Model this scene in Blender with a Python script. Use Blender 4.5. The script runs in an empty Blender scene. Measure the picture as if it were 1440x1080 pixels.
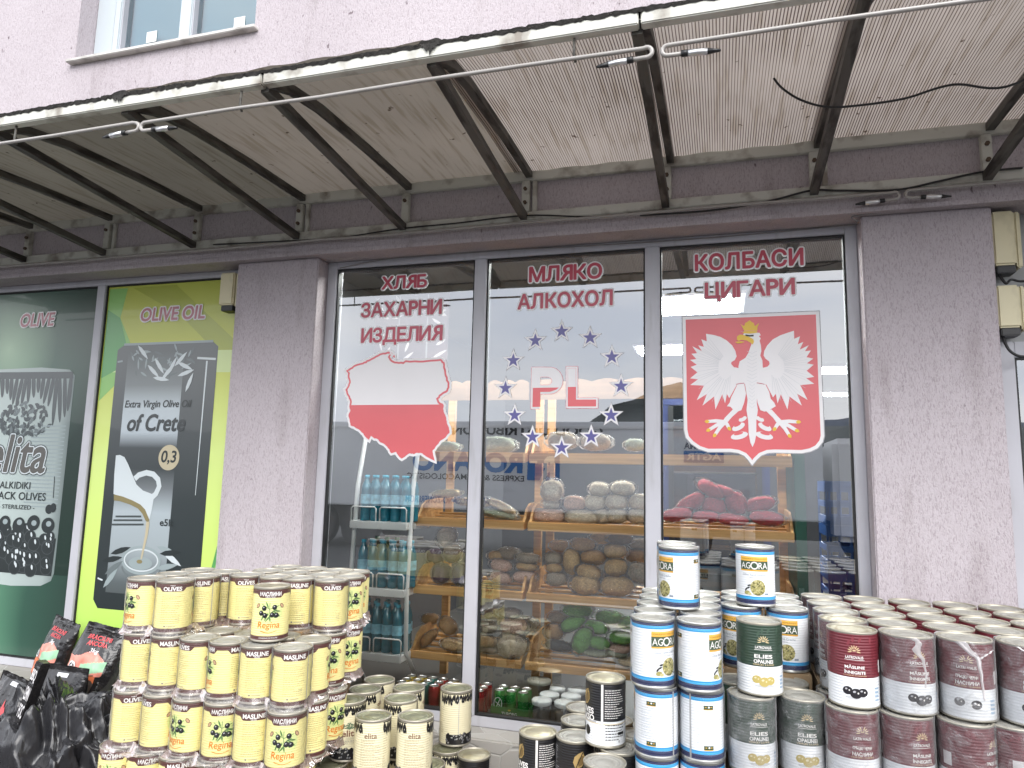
import bpy, bmesh, math, random
from mathutils import Vector, Matrix
from mathutils.geometry import tessellate_polygon
from math import pi, sin, cos, radians, atan2, hypot, sqrt
random.seed(7)
S = bpy.context.scene
COL = S.collection

# ------------------------------------------------------------------ camera
FPX = 985.0
CAMP = Vector((0.0, -3.6, 1.62))
_yaw, _pitch, _roll = radians(-16.642), radians(7.570), radians(1.331)
FW = Vector((sin(_yaw) * cos(_pitch), cos(_yaw) * cos(_pitch), sin(_pitch)))
_r0 = Vector((cos(_yaw), -sin(_yaw), 0)); _u0 = _r0.cross(FW)
RT = _r0 * cos(_roll) + _u0 * sin(_roll)
UP = -_r0 * sin(_roll) + _u0 * cos(_roll)
cd = bpy.data.cameras.new('camera'); cam = bpy.data.objects.new('camera', cd); COL.objects.link(cam)
cd.sensor_width = 36.0; cd.lens = FPX / 1440 * 36; cd.clip_start = 0.05; cd.clip_end = 3000
m = Matrix.Identity(4)
for i in range(3):
    m[i][0] = RT[i]; m[i][1] = UP[i]; m[i][2] = -FW[i]; m[i][3] = CAMP[i]
cam.matrix_world = m
S.camera = cam

# ------------------------------------------------------------------ light
w = bpy.data.worlds.new('World'); S.world = w; w.use_nodes = True
nt = w.node_tree; nt.nodes.clear()
sky = nt.nodes.new('ShaderNodeTexSky'); sky.sky_type = 'NISHITA'; sky.sun_disc = False
sky.sun_elevation = radians(48); sky.sun_rotation = radians(155)
sky.air_density = 1.0; sky.dust_density = 4.0
hsv = nt.nodes.new('ShaderNodeHueSaturation'); hsv.inputs['Saturation'].default_value = 0.32
# broken cloud layer, lighter and darker grey
tc = nt.nodes.new('ShaderNodeTexCoord'); mp = nt.nodes.new('ShaderNodeMapping'); mp.inputs['Scale'].default_value = (1.2, 1.2, 4.5)
nz = nt.nodes.new('ShaderNodeTexNoise'); nz.inputs['Scale'].default_value = 2.2; nz.inputs['Detail'].default_value = 6
cr = nt.nodes.new('ShaderNodeValToRGB'); cr.color_ramp.elements[0].position = 0.36; cr.color_ramp.elements[0].color = (0.80, 0.84, 0.91, 1)
cr.color_ramp.elements[1].position = 0.66; cr.color_ramp.elements[1].color = (1.06, 1.045, 1.03, 1)
mx = nt.nodes.new('ShaderNodeMix'); mx.data_type = 'RGBA'; mx.blend_type = 'MULTIPLY'; mx.inputs[0].default_value = 1.0
bg = nt.nodes.new('ShaderNodeBackground'); bg.inputs['Strength'].default_value = 0.15
wo = nt.nodes.new('ShaderNodeOutputWorld')
L = nt.links.new
L(sky.outputs[0], hsv.inputs['Color']); L(tc.outputs['Generated'], mp.inputs['Vector']); L(mp.outputs[0], nz.inputs['Vector'])
L(nz.outputs['Fac'], cr.inputs['Fac']); ov = nt.nodes.new('ShaderNodeMix'); ov.data_type = 'RGBA'; ov.inputs[0].default_value = 0.75; ov.inputs[7].default_value = (10.5, 10.6, 10.9, 1)   # even overcast veil
L(hsv.outputs[0], ov.inputs[6]); L(ov.outputs[2], mx.inputs[6]); L(cr.outputs[0], mx.inputs[7])
L(mx.outputs[2], bg.inputs['Color']); L(bg.outputs[0], wo.inputs['Surface'])
sd = bpy.data.lights.new('sun', 'SUN'); so = bpy.data.objects.new('sun', sd); COL.objects.link(so)
sd.energy = 1.5; sd.angle = radians(45); sd.color = (1.0, 0.97, 0.93)
so.rotation_euler = (radians(50), 0, radians(25)); so.location = (0, -10, 12)
S.view_settings.view_transform = 'Standard'; S.view_settings.look = 'None'
S.view_settings.exposure = 0.78; S.view_settings.gamma = 1.0
try:
    S.cycles.use_denoising = True
    S.cycles.max_bounces = 8; S.cycles.transparent_max_bounces = 24; S.cycles.caustics_reflective = False; S.cycles.caustics_refractive = False
except Exception:
    pass

# ------------------------------------------------------------------ helpers
def ray(px, py):
    return RT * ((px - 720) / FPX) - UP * ((py - 540) / FPX) + FW
def aty(px, py, Y):
    """point of the plane y=Y under photo coordinate (tracing of flat art onto its real plane)"""
    d = ray(px, py); return CAMP + d * ((Y - CAMP.y) / d.y)

MATS = {}
def _nt(name):
    mt = bpy.data.materials.new(name); mt.use_nodes = True
    n = mt.node_tree; b = n.nodes['Principled BSDF']
    return mt, n, b
def mat(name, col=(0.5, 0.5, 0.5), rough=0.5, metal=0.0, spec=0.5, coat=0.0, emit=0, ribs=0.0, ribpitch=0.0085,
        bump=None, var=None, trans=0.0, alpha=1.0, sheen=0.0, stain=None):
    if name in MATS: return MATS[name]
    mt, n, b = _nt(name)
    nd, lk = n.nodes, n.links.new
    b.inputs['Base Color'].default_value = (*col, 1); b.inputs['Roughness'].default_value = rough
    b.inputs['Metallic'].default_value = metal; b.inputs['Specular IOR Level'].default_value = spec
    b.inputs['Coat Weight'].default_value = coat; b.inputs['Coat Roughness'].default_value = 0.12
    b.inputs['Alpha'].default_value = alpha; b.inputs['Transmission Weight'].default_value = trans
    if emit:
        b.inputs['Emission Color'].default_value = (*col, 1); b.inputs['Emission Strength'].default_value = emit
    t = nd.new('ShaderNodeTexCoord')
    last = None
    def bumpnode(h, strength, dist):
        nonlocal last
        bp = nd.new('ShaderNodeBump'); bp.inputs['Strength'].default_value = strength; bp.inputs['Distance'].default_value = dist
        lk(h, bp.inputs['Height'])
        if last: lk(last, bp.inputs['Normal'])
        last = bp.outputs[0]
    def noise(scale, detail=4, out='Fac'):
        mpp = nd.new('ShaderNodeMapping'); mpp.inputs['Scale'].default_value = scale if isinstance(scale, tuple) else (scale,) * 3
        lk(t.outputs['Object'], mpp.inputs['Vector'])
        q = nd.new('ShaderNodeTexNoise'); q.inputs['Scale'].default_value = 1.0; q.inputs['Detail'].default_value = detail
        lk(mpp.outputs[0], q.inputs['Vector']); return q.outputs[out]
    if ribs:
        sp = nd.new('ShaderNodeSeparateXYZ'); lk(t.outputs['Object'], sp.inputs[0])
        a = nd.new('ShaderNodeMath'); a.operation = 'MULTIPLY'; a.inputs[1].default_value = 2 * pi / ribpitch; lk(sp.outputs['Z'], a.inputs[0])
        s_ = nd.new('ShaderNodeMath'); s_.operation = 'SINE'; lk(a.outputs[0], s_.inputs[0])
        bumpnode(s_.outputs[0], ribs, 0.0012)
        bumpnode(noise((14, 14, 9), 3), 0.25, 0.004)
    if bump:
        for sc, st, di in bump: bumpnode(noise(sc), st, di)
    if last: lk(last, b.inputs['Normal'])
    if last and coat: lk(last, b.inputs['Coat Normal'])
    colout = None
    if var:
        sc, amt = var
        rp = nd.new('ShaderNodeValToRGB')
        rp.color_ramp.elements[0].position = 0.3; rp.color_ramp.elements[1].position = 0.7
        rp.color_ramp.elements[0].color = (*[c * (1 - amt) for c in col], 1); rp.color_ramp.elements[1].color = (*[min(1, c * (1 + amt)) for c in col], 1)
        lk(noise(sc), rp.inputs['Fac']); colout = rp.outputs[0]
    if stain:
        sc, p0, p1, scol, amt = stain
        rp = nd.new('ShaderNodeValToRGB'); rp.color_ramp.elements[0].position = p0; rp.color_ramp.elements[1].position = p1
        rp.color_ramp.elements[0].color = (0, 0, 0, 1); rp.color_ramp.elements[1].color = (amt,) * 3 + (1,)
        lk(noise(sc, 6), rp.inputs['Fac'])
        mm = nd.new('ShaderNodeMix'); mm.data_type = 'RGBA'; lk(rp.outputs[0], mm.inputs[0])
        if colout: lk(colout, mm.inputs[6])
        else: mm.inputs[6].default_value = (*col, 1)
        mm.inputs[7].default_value = (*scol, 1); colout = mm.outputs[2]
    if colout: lk(colout, b.inputs['Base Color'])
    MATS[name] = mt; return mt

def link(name, me, parent=None):
    o = bpy.data.objects.new(name, me); COL.objects.link(o)
    if parent is not None: o.parent = parent
    return o
def thing(name, label, cat, loc=(0, 0, 0), rz=0.0, group=None):
    o = bpy.data.objects.new(name, None); COL.objects.link(o); o.location = loc; o.rotation_euler = (0, 0, rz)
    o.empty_display_size = 0.05
    o['label'] = label; o['category'] = cat
    if group: o['group'] = group
    return o
def tag(o, label, cat, group=None):
    o['label'] = label; o['category'] = cat
    if group: o['group'] = group
    return o
def struct(o, kind='structure'):
    o['kind'] = kind; return o

class MB:
    """collects boxes, tubes, lathes into one mesh"""
    def __init__(s): s.bm = bmesh.new(); s.mats = []; s.cur = 0
    def use(s, mt):
        if mt not in s.mats: s.mats.append(mt)
        s.cur = s.mats.index(mt); return s
    def face(s, vs, smooth=False):
        try:
            f = s.bm.faces.new(vs); f.material_index = s.cur; f.smooth = smooth; return f
        except ValueError: return None
    def box(s, x0, x1, y0, y1, z0, z1, bev=0.0):
        v = [s.bm.verts.new((x, y, z)) for z in (z0, z1) for y in (y0, y1) for x in (x0, x1)]
        fs = [s.face([v[i] for i in q]) for q in ((0, 2, 3, 1), (4, 5, 7, 6), (0, 1, 5, 4), (2, 6, 7, 3), (0, 4, 6, 2), (1, 3, 7, 5))]
        if bev:
            ed = list({e for f in fs for e in f.edges})
            r = bmesh.ops.bevel(s.bm, geom=ed, offset=bev, segments=2, affect='EDGES')
            for f in r['faces']: f.material_index = s.cur
        return s
    def quad(s, a, b, c, d):
        s.face([s.bm.verts.new(p) for p in (a, b, c, d)]); return s
    def bar(s, a, b, wdt, hgt, up=(0, 0, 1)):
        """rectangular bar from a to b"""
        a, b = Vector(a), Vector(b); d = (b - a).normalized(); x = d.cross(Vector(up)).normalized(); y = x.cross(d)
        vs = []
        for p in (a, b):
            for sx, sy in ((-1, -1), (1, -1), (1, 1), (-1, 1)): vs.append(s.bm.verts.new(p + x * sx * wdt / 2 + y * sy * hgt / 2))
        for q in ((3, 2, 1, 0), (4, 5, 6, 7), (0, 1, 5, 4), (1, 2, 6, 5), (2, 3, 7, 6), (3, 0, 4, 7)): s.face([vs[i] for i in q])
        return s
    def tube(s, pts, r, seg=8, cap=True):
        pts = [Vector(p) for p in pts]; rings = []
        x = None
        for i, p in enumerate(pts):
            d = (pts[min(i + 1, len(pts) - 1)] - pts[max(i - 1, 0)]).normalized()
            if x is None:
                x = d.cross(Vector((0, 0, 1)));
                if x.length < 1e-3: x = d.cross(Vector((1, 0, 0)))
                x.normalize()
            else:
                x = (x - d * x.dot(d)).normalized()
            y = d.cross(x); rr = r(i / (len(pts) - 1)) if callable(r) else r
            rings.append([s.bm.verts.new(p + (x * cos(2 * pi * k / seg) + y * sin(2 * pi * k / seg)) * rr) for k in range(seg)])
        for a, b in zip(rings, rings[1:]):
            for k in range(seg): s.face([a[k], a[(k + 1) % seg], b[(k + 1) % seg], b[k]], True)
        if cap: s.face(list(reversed(rings[0]))); s.face(rings[-1])
        return s
    def lathe(s, prof, seg=40, cx=0, cy=0, smooth=True):
        rings = []
        for r, z in prof:
            if r < 1e-6: rings.append([s.bm.verts.new((cx, cy, z))])
            else: rings.append([s.bm.verts.new((cx + r * sin(2 * pi * k / seg), cy - r * cos(2 * pi * k / seg), z)) for k in range(seg)])
        for a, b in zip(rings, rings[1:]):
            for k in range(seg):
                k2 = (k + 1) % seg
                if len(a) == 1: s.face([a[0], b[k2], b[k]], smooth)
                elif len(b) == 1: s.face([a[k], a[k2], b[0]], smooth)
                else: s.face([a[k], a[k2], b[k2], b[k]], smooth)
        return s
    def mesh(s, name):
        me = bpy.data.meshes.new(name); s.bm.normal_update(); s.bm.to_mesh(me); s.bm.free()
        for q in s.mats: me.materials.append(q)
        return me
    def build(s, name, parent=None): return link(name, s.mesh(name), parent)

# text outlines as flat triangles, normalised to their own box
_TX = {}
def text_mesh(body, off=0.0, shear=0.0):
    k = (body, off, shear)
    if k in _TX: return _TX[k]
    if len(body) > 1 and any(ch in 'РЯ' for ch in body):
        # letter by letter: Р and Я are set from the Latin P and a mirrored R
        vs, fs, x = [], [], 0.0
        for ch in body:
            if ch == ' ': x += .25; continue
            v, f, b = text_mesh({'Р': 'P', 'Я': 'R'}.get(ch, ch), off, shear); kk = .73 / (b[3] - b[1]) if ch in 'РЯ' else 1.0; wd = (b[2] - b[0]) * kk
            n = len(vs); vs += [(x + ((b[2] - p[0]) if ch == 'Я' else (p[0] - b[0])) * kk, (p[1] - b[1]) * kk if ch in 'РЯ' else p[1]) for p in v]
            fs += [tuple(i + n for i in q) for q in f]; x += wd + .075
        ys = [p[1] for p in vs]; _TX[k] = (vs, fs, (0.0, min(ys), x - .075, max(ys))); return _TX[k]
    c = bpy.data.curves.new('t', 'FONT'); c.body = body; c.offset = off; c.shear = shear; c.resolution_u = 4
    o = bpy.data.objects.new('t', c); COL.objects.link(o)
    bpy.context.view_layer.update()
    me = o.evaluated_get(bpy.context.evaluated_depsgraph_get()).to_mesh()
    vs = [(v.co.x, v.co.y) for v in me.vertices]; fs = [tuple(p.vertices) for p in me.polygons]
    bpy.data.objects.remove(o); bpy.data.curves.remove(c)
    x0 = min(v[0] for v in vs); x1 = max(v[0] for v in vs); y0 = min(v[1] for v in vs); y1 = max(v[1] for v in vs)
    _TX[k] = (vs, fs, (x0, y0, x1, y1)); return _TX[k]

class Art:
    """flat printed artwork: polygons with a material and a print layer, later laid on a plane or round a can"""
    def __init__(s): s.items = []
    def poly(s, pts, mt, lay=1):
        pts = list(pts); fs = [tuple(range(len(pts)))]
        if len(pts) > 4: fs = [tuple(t) for t in tessellate_polygon([[Vector((p[0], p[1], 0)) for p in pts]])]
        s.items.append((pts, fs, mt, lay)); return s
    def rect(s, x0, y0, x1, y1, mt, lay=1): return s.poly([(x0, y0), (x1, y0), (x1, y1), (x0, y1)], mt, lay)
    def ell(s, cx, cy, rx, ry, mt, lay=1, rot=0.0, n=20):
        c, q = cos(rot), sin(rot)
        return s.poly([(cx + rx * cos(a) * c - ry * sin(a) * q, cy + rx * cos(a) * q + ry * sin(a) * c) for a in [2 * pi * i / n for i in range(n)]], mt, lay)
    def ring(s, cx, cy, rx, ry, wd, mt, lay=1, a0=0.0, a1=2 * pi, n=28):
        vs = []
        for i in range(n + 1):
            a = a0 + (a1 - a0) * i / n
            vs += [(cx + rx * cos(a), cy + ry * sin(a)), (cx + (rx - wd) * cos(a), cy + (ry - wd) * sin(a))]
        s.items.append((vs, [(2 * i, 2 * i + 2, 2 * i + 3, 2 * i + 1) for i in range(n)], mt, lay)); return s
    def line(s, pts, wd, mt, lay=1):
        vs = []
        for i, p in enumerate(pts):
            a = pts[max(i - 1, 0)]; b = pts[min(i + 1, len(pts) - 1)]
            dx, dy = b[0] - a[0], b[1] - a[1]; l = hypot(dx, dy) or 1
            wv = wd(i / (len(pts) - 1)) if callable(wd) else wd
            vs += [(p[0] - dy / l * wv / 2, p[1] + dx / l * wv / 2), (p[0] + dy / l * wv / 2, p[1] - dx / l * wv / 2)]
        s.items.append((vs, [(2 * i, 2 * i + 1, 2 * i + 3, 2 * i + 2) for i in range(len(pts) - 1)], mt, lay)); return s
    def leaf(s, cx, cy, ln, wd, rot, mt, lay=1):
        c, q = cos(rot), sin(rot); P = [(-.5, 0), (-.25, .42), (.05, .5), (.3, .3), (.5, 0), (.3, -.3), (.05, -.5), (-.25, -.42)]
        return s.poly([(cx + x * ln * c - y * wd * q, cy + x * ln * q + y * wd * c) for x, y in P], mt, lay)
    def text(s, body, x0, y0, x1, y1, mt, lay=2, off=0.0, shear=0.0, flipy=False, grow=0.0):
        """fits the text in its box; grow widens an outline layer evenly"""
        vs, fs, _ = text_mesh(body, off, shear); bx = text_mesh(body, off - grow if grow else off, shear)[2]
        kx = (x1 - x0) / (bx[2] - bx[0]); ky = (y1 - y0) / (bx[3] - bx[1])
        s.items.append(([(x0 + (v[0] - bx[0]) * kx, y0 + (v[1] - bx[1]) * ky) for v in vs], fs, mt, lay)); return s
    def btext(s, body, x0, y0, x1, y1, mt, lay=2, fat=.004, n=10, shear=0.0):
        """bold text: copies of the outline shifted round a small circle, each on its own print layer"""
        for k in range(n):
            a_ = 2 * pi * k / n; dx, dy = fat * cos(a_), fat * sin(a_); s.text(body, x0 + dx, y0 + dy, x1 + dx, y1 + dy, mt, lay, 0.0, shear)
        return s.text(body, x0, y0, x1, y1, mt, lay, 0.0, shear)
    def ctext(s, body, cx, cy, h, mt, lay=2, off=0.0, shear=0.0, wid=None):
        bx = text_mesh(body, off, shear)[2]; wd = wid or h * (bx[2] - bx[0]) / (bx[3] - bx[1])
        return s.text(body, cx - wd / 2, cy - h / 2, cx + wd / 2, cy + h / 2, mt, lay, off, shear)
    def mesh(s, name, fn, cut=None):
        """fn(u, v, lay) -> xyz ; cut = list of u where faces are split before wrapping"""
        bm = bmesh.new(); mats = []; ly = bm.verts.layers.float.new('lay')
        cnt = {}; tot = {}
        for it in s.items: tot[it[3]] = tot.get(it[3], 0) + 1
        for vs, fs, mt, lay in s.items:
            cnt[lay] = cnt.get(lay, 0) + 1; lay = lay + .9 * (cnt[lay] - 1) / tot[lay]
            if mt not in mats: mats.append(mt)
            mi = mats.index(mt); bv = []
            for v in vs:
                q = bm.verts.new((v[0], v[1], 0)); q[ly] = lay; bv.append(q)
            for f in fs:
                try: nf = bm.faces.new([bv[i] for i in f]); nf.material_index = mi
                except ValueError: pass
        big = [f for f in bm.faces if len(f.verts) > 4]
        if big: bmesh.ops.triangulate(bm, faces=big)
        if cut:
            for u in cut:
                g = [f for f in bm.faces if min(v.co.x for v in f.verts) < u - 1e-7 and max(v.co.x for v in f.verts) > u + 1e-7]
                if g:
                    es = {e for f in g for e in f.edges}; vv = {v for f in g for v in f.verts}
                    bmesh.ops.bisect_plane(bm, geom=list(vv) + list(es) + g, plane_co=(u, 0, 0), plane_no=(1, 0, 0), dist=1e-8)
            # new vertices take the layer of their neighbours
        lays = {}
        for f in bm.faces:
            mx_ = max(v[ly] for v in f.verts)
            for v in f.verts: lays[v] = max(lays.get(v, 0), mx_)
        # propagate until stable (split rows can leave zero layers)
        for _ in range(60):
            ch = False
            for f in bm.faces:
                q = max(lays[v] for v in f.verts)
                for v in f.verts:
                    if lays[v] != q: lays[v] = q; ch = True
            if not ch: break
        for v in bm.verts: v.co = Vector(fn(v.co.x, v.co.y, lays.get(v, 0)))
        for f in bm.faces: f.smooth = bool(cut)
        bm.normal_update()
        me = bpy.data.meshes.new(name); bm.to_mesh(me); bm.free()
        for q in mats: me.materials.append(q)
        return me

def facade_fn(Y, step=0.0005): return lambda u, v, l: (u, Y - l * step, v)
def PX(pts, Y=0.0):
    """trace in photo coordinates -> (X, Z) on the facade plane"""
    out = []
    for p in pts: q = aty(p[0], p[1], Y); out.append((q.x, q.z))
    return out
def pxbox(x0, y0, x1, y1, Y=0.0):
    xc, yc = (x0 + x1) / 2, (y0 + y1) / 2
    a, b = aty(x0, yc, Y), aty(x1, yc, Y); c, d = aty(xc, y1, Y), aty(xc, y0, Y)
    return a.x, c.z, b.x, d.z
# ------------------------------------------------------------------ materials of the setting
def plaster():
    mt, n, b = _nt('plaster'); nd, lk = n.nodes, n.links.new
    t = nd.new('ShaderNodeTexCoord')
    def nz(sc, det=5, dist=0.0):
        q = nd.new('ShaderNodeMapping'); q.inputs['Scale'].default_value = sc; lk(t.outputs['Object'], q.inputs['Vector'])
        a = nd.new('ShaderNodeTexNoise'); a.inputs['Scale'].default_value = 1; a.inputs['Detail'].default_value = det; a.inputs['Distortion'].default_value = dist
        lk(q.outputs[0], a.inputs['Vector']); return a.outputs['Fac']
    def ramp(src, p0, p1, c0, c1):
        r = nd.new('ShaderNodeValToRGB'); r.color_ramp.elements[0].position = p0; r.color_ramp.elements[1].position = p1
        r.color_ramp.elements[0].color = (*c0, 1); r.color_ramp.elements[1].color = (*c1, 1); lk(src, r.inputs['Fac']); return r.outputs[0]
    def mul(a, c):
        m_ = nd.new('ShaderNodeMix'); m_.data_type = 'RGBA'; m_.blend_type = 'MULTIPLY'; m_.inputs[0].default_value = 1
        lk(a, m_.inputs[6]); lk(c, m_.inputs[7]); return m_.outputs[2]
    base = ramp(nz((1.1, 1.1, 0.7), 4), 0.3, 0.7, (0.505, 0.455, 0.482), (0.575, 0.525, 0.552))
    g = nz((190, 190, 55), 3, 1.0)
    groove = ramp(g, 0.33, 0.52, (0.74, 0.71, 0.72), (1, 1, 1))
    speck = ramp(nz((30, 30, 15), 3), 0.22, 0.29, (0.38, 0.34, 0.35), (1, 1, 1))
    grime = ramp(nz((7, 7, 1.3), 6), 0.28, 0.42, (0.80, 0.78, 0.77), (1, 1, 1))
    lk(mul(mul(mul(base, groove), speck), grime), b.inputs['Base Color']); b.inputs['Roughness'].default_value = 0.95; b.inputs['Specular IOR Level'].default_value = 0.2
    b1 = nd.new('ShaderNodeBump'); b1.inputs['Strength'].default_value = 0.8; b1.inputs['Distance'].default_value = 0.006; lk(g, b1.inputs['Height'])
    b2 = nd.new('ShaderNodeBump'); b2.inputs['Strength'].default_value = 0.5; b2.inputs['Distance'].default_value = 0.004; lk(nz((230, 230, 120), 2), b2.inputs['Height'])
    lk(b1.outputs[0], b2.inputs['Normal']); lk(b2.outputs[0], b.inputs['Normal'])
    return mt
PLAST = plaster()
ALU = mat('grey_aluminium', (0.50, 0.50, 0.54), 0.38, spec=0.5, var=(3.0, 0.08), stain=((20, 20, 3), 0.58, 0.75, (0.3, 0.29, 0.28), 0.35))
GASK = mat('gasket_rubber', (0.012, 0.012, 0.013), 0.6)
PVC = mat('white_pvc', (0.5, 0.55, 0.58), 0.35)
STEEL = mat('painted_steel', (0.62, 0.62, 0.56), 0.55, stain=((9, 9, 9), 0.5, 0.68, (0.16, 0.12, 0.09), 0.75), bump=[((40, 40, 40), 0.2, 0.002)])
DARK = mat('dark_steel', (0.10, 0.095, 0.083), 0.6, stain=((24, 5, 24), 0.46, 0.6, (0.022, 0.018, 0.014), 0.9), bump=[((60, 20, 60), 0.3, 0.002)])
CREAM = mat('cream_plastic', (0.66, 0.60, 0.40), 0.42, stain=((14, 14, 9), 0.55, 0.8, (0.3, 0.26, 0.16), 0.4))
BLACKP = mat('black_plastic', (0.012, 0.012, 0.013), 0.4)
TUBE = mat('neon_tube_glass', (0.36, 0.34, 0.32), 0.2, coat=0.5, stain=((6, 30, 30), 0.55, 0.75, (0.3, 0.27, 0.24), 0.5))
SILVER = mat('silver_metal', (0.72, 0.72, 0.72), 0.3, 0.9)
WHITE = mat('white_paint', (0.8, 0.8, 0.8), 0.4)

def glassmat(name, base, tint=(1, 1, 1)):
    mt = bpy.data.materials.new(name); mt.use_nodes = True; n = mt.node_tree; n.nodes.clear(); nd, lk = n.nodes, n.links.new
    o = nd.new('ShaderNodeOutputMaterial'); mxs = nd.new('ShaderNodeMixShader'); tr = nd.new('ShaderNodeBsdfTransparent'); gl = nd.new('ShaderNodeBsdfGlossy')
    tr.inputs['Color'].default_value = (*tint, 1); gl.inputs['Roughness'].default_value = 0.004; gl.inputs['Color'].default_value = (0.95, 0.97, 1, 1)
    fr = nd.new('ShaderNodeFresnel'); fr.inputs['IOR'].default_value = 1.5
    ad = nd.new('ShaderNodeMath'); ad.operation = 'ADD'; ad.inputs[1].default_value = base; ad.use_clamp = True
    # slight waviness of the panes
    t = nd.new('ShaderNodeTexCoord'); q = nd.new('ShaderNodeTexNoise'); q.inputs['Scale'].default_value = 1.3; q.inputs['Detail'].default_value = 1
    bp = nd.new('ShaderNodeBump'); bp.inputs['Strength'].default_value = 0.05; bp.inputs['Distance'].default_value = 0.02
    lk(t.outputs['Object'], q.inputs['Vector']); lk(q.outputs['Fac'], bp.inputs['Height']); lk(bp.outputs[0], gl.inputs['Normal'])
    lk(fr.outputs[0], ad.inputs[0]); lk(ad.outputs[0], mxs.inputs[0]); lk(tr.outputs[0], mxs.inputs[1]); lk(gl.outputs[0], mxs.inputs[2]); lk(mxs.outputs[0], o.inputs['Surface'])
    return mt
GLASS = glassmat('shop_glass', 0.215, (0.9, 0.94, 0.92))
GLASS_UP = glassmat('upper_glass', 0.12, (0.8, 0.95, 1.0))

def stone():
    mt, n, b = _nt('crazy_stone'); nd, lk = n.nodes, n.links.new
    t = nd.new('ShaderNodeTexCoord'); v = nd.new('ShaderNodeTexVoronoi'); v.feature = 'DISTANCE_TO_EDGE'; v.inputs['Scale'].default_value = 5.5
    v2 = nd.new('ShaderNodeTexVoronoi'); v2.inputs['Scale'].default_value = 5.5
    lk(t.outputs['Object'], v.inputs['Vector']); lk(t.outputs['Object'], v2.inputs['Vector'])
    r = nd.new('ShaderNodeValToRGB'); r.color_ramp.elements[0].position = 0.01; r.color_ramp.elements[1].position = 0.03
    lk(v.outputs['Distance'], r.inputs['Fac'])
    hs = nd.new('ShaderNodeMix'); hs.data_type = 'RGBA'; hs.inputs[6].default_value = (0.30, 0.28, 0.25, 1); hs.inputs[7].default_value = (0.48, 0.46, 0.43, 1)
    sp = nd.new('ShaderNodeSeparateColor'); lk(v2.outputs['Color'], sp.inputs[0]); lk(sp.outputs[0], hs.inputs[0])
    m2 = nd.new('ShaderNodeMix'); m2.data_type = 'RGBA'; m2.inputs[6].default_value = (0.5, 0.49, 0.46, 1); lk(r.outputs[0], m2.inputs[0]); lk(hs.outputs[2], m2.inputs[7])
    lk(m2.outputs[2], b.inputs['Base Color']); b.inputs['Roughness'].default_value = 0.6
    bp = nd.new('ShaderNodeBump'); bp.inputs['Strength'].default_value = 0.4; bp.inputs['Distance'].default_value = 0.01; lk(r.outputs[0], bp.inputs['Height']); lk(bp.outputs[0], b.inputs['Normal'])
    return mt
STONE = stone()

# ------------------------------------------------------------------ ground
ASPH = mat('asphalt', (0.06, 0.06, 0.062), 0.9, var=(6, 0.25), bump=[((90, 90, 90), 0.4, 0.01)])
PAVE = mat('pavement_concrete', (0.085, 0.082, 0.08), 0.95, spec=.15, var=(3, 0.18), bump=[((40, 40, 40), 0.3, 0.01)])
struct(MB().use(PAVE).box(-60, 60, -5.6, 12, -0.3, 0.0).build('pavement'))
struct(MB().use(ASPH).box(-900, 900, -900, 900, -0.9, -0.14).build('ground'))
KERB = mat('kerb_concrete', (0.4, 0.4, 0.38), 0.85, var=(5, 0.2))
struct(MB().use(KERB).box(-60, 60, -5.75, -5.602, -0.3, 0.006, 0.01).build('kerb'))

# ------------------------------------------------------------------ building
WY, PY_ = -0.18, -0.13
bld = thing('shop_building', 'lavender plastered shop building with large glazed shop windows under a canopy', 'building')
wl, wr, wz = aty(108, 60, WY).x, aty(361, 0, WY).x, aty(230, 66, WY).z
mb = MB().use(PLAST)
LZ = 2.868
mb.box(-9, wl, WY, 0.10, LZ, 7.0); mb.box(wr, 5, WY, 0.10, LZ, 7.0)
mb.box(wl, wr, WY, 0.10, LZ, wz); mb.box(wl, wr, WY, 0.10, wz + 1.5, 7.0)
# end pieces left and right of the shop fronts
mb.box(-9, -5.75, PY_ - 0.001, 0.1, 0.0, LZ - 0.001); mb.box(2.6, 5, PY_ - 0.001, 0.1, 0, LZ - 0.001)
# thin drip lip of plaster along the lower edge of the lintel
mb.box(-8.99, 4.99, WY - 0.012, WY - 0.0005, LZ - 0.004, LZ + 0.018)
mb.build('wall', bld)
for x0, x1 in ((-5.75, -5.2), (-2.789, -2.234), (0.646, 1.175)):
    MB().use(PLAST).box(x0, x1, PY_, 0.12, 0.0, LZ - 0.001, 0.006).build('pillar', bld)
pl = MB().use(STONE)
pl.box(-2.234, 0.646, -0.172, 0.06, 0.0, 0.352, 0.008); pl.box(-5.2, -2.789, -0.36, 0.06, 0.0, 0.352, 0.008); pl.box(1.175, 2.6, -0.172, 0.06, 0, 0.352, 0.008)
pl.build('stone_plinth', bld)

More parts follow.
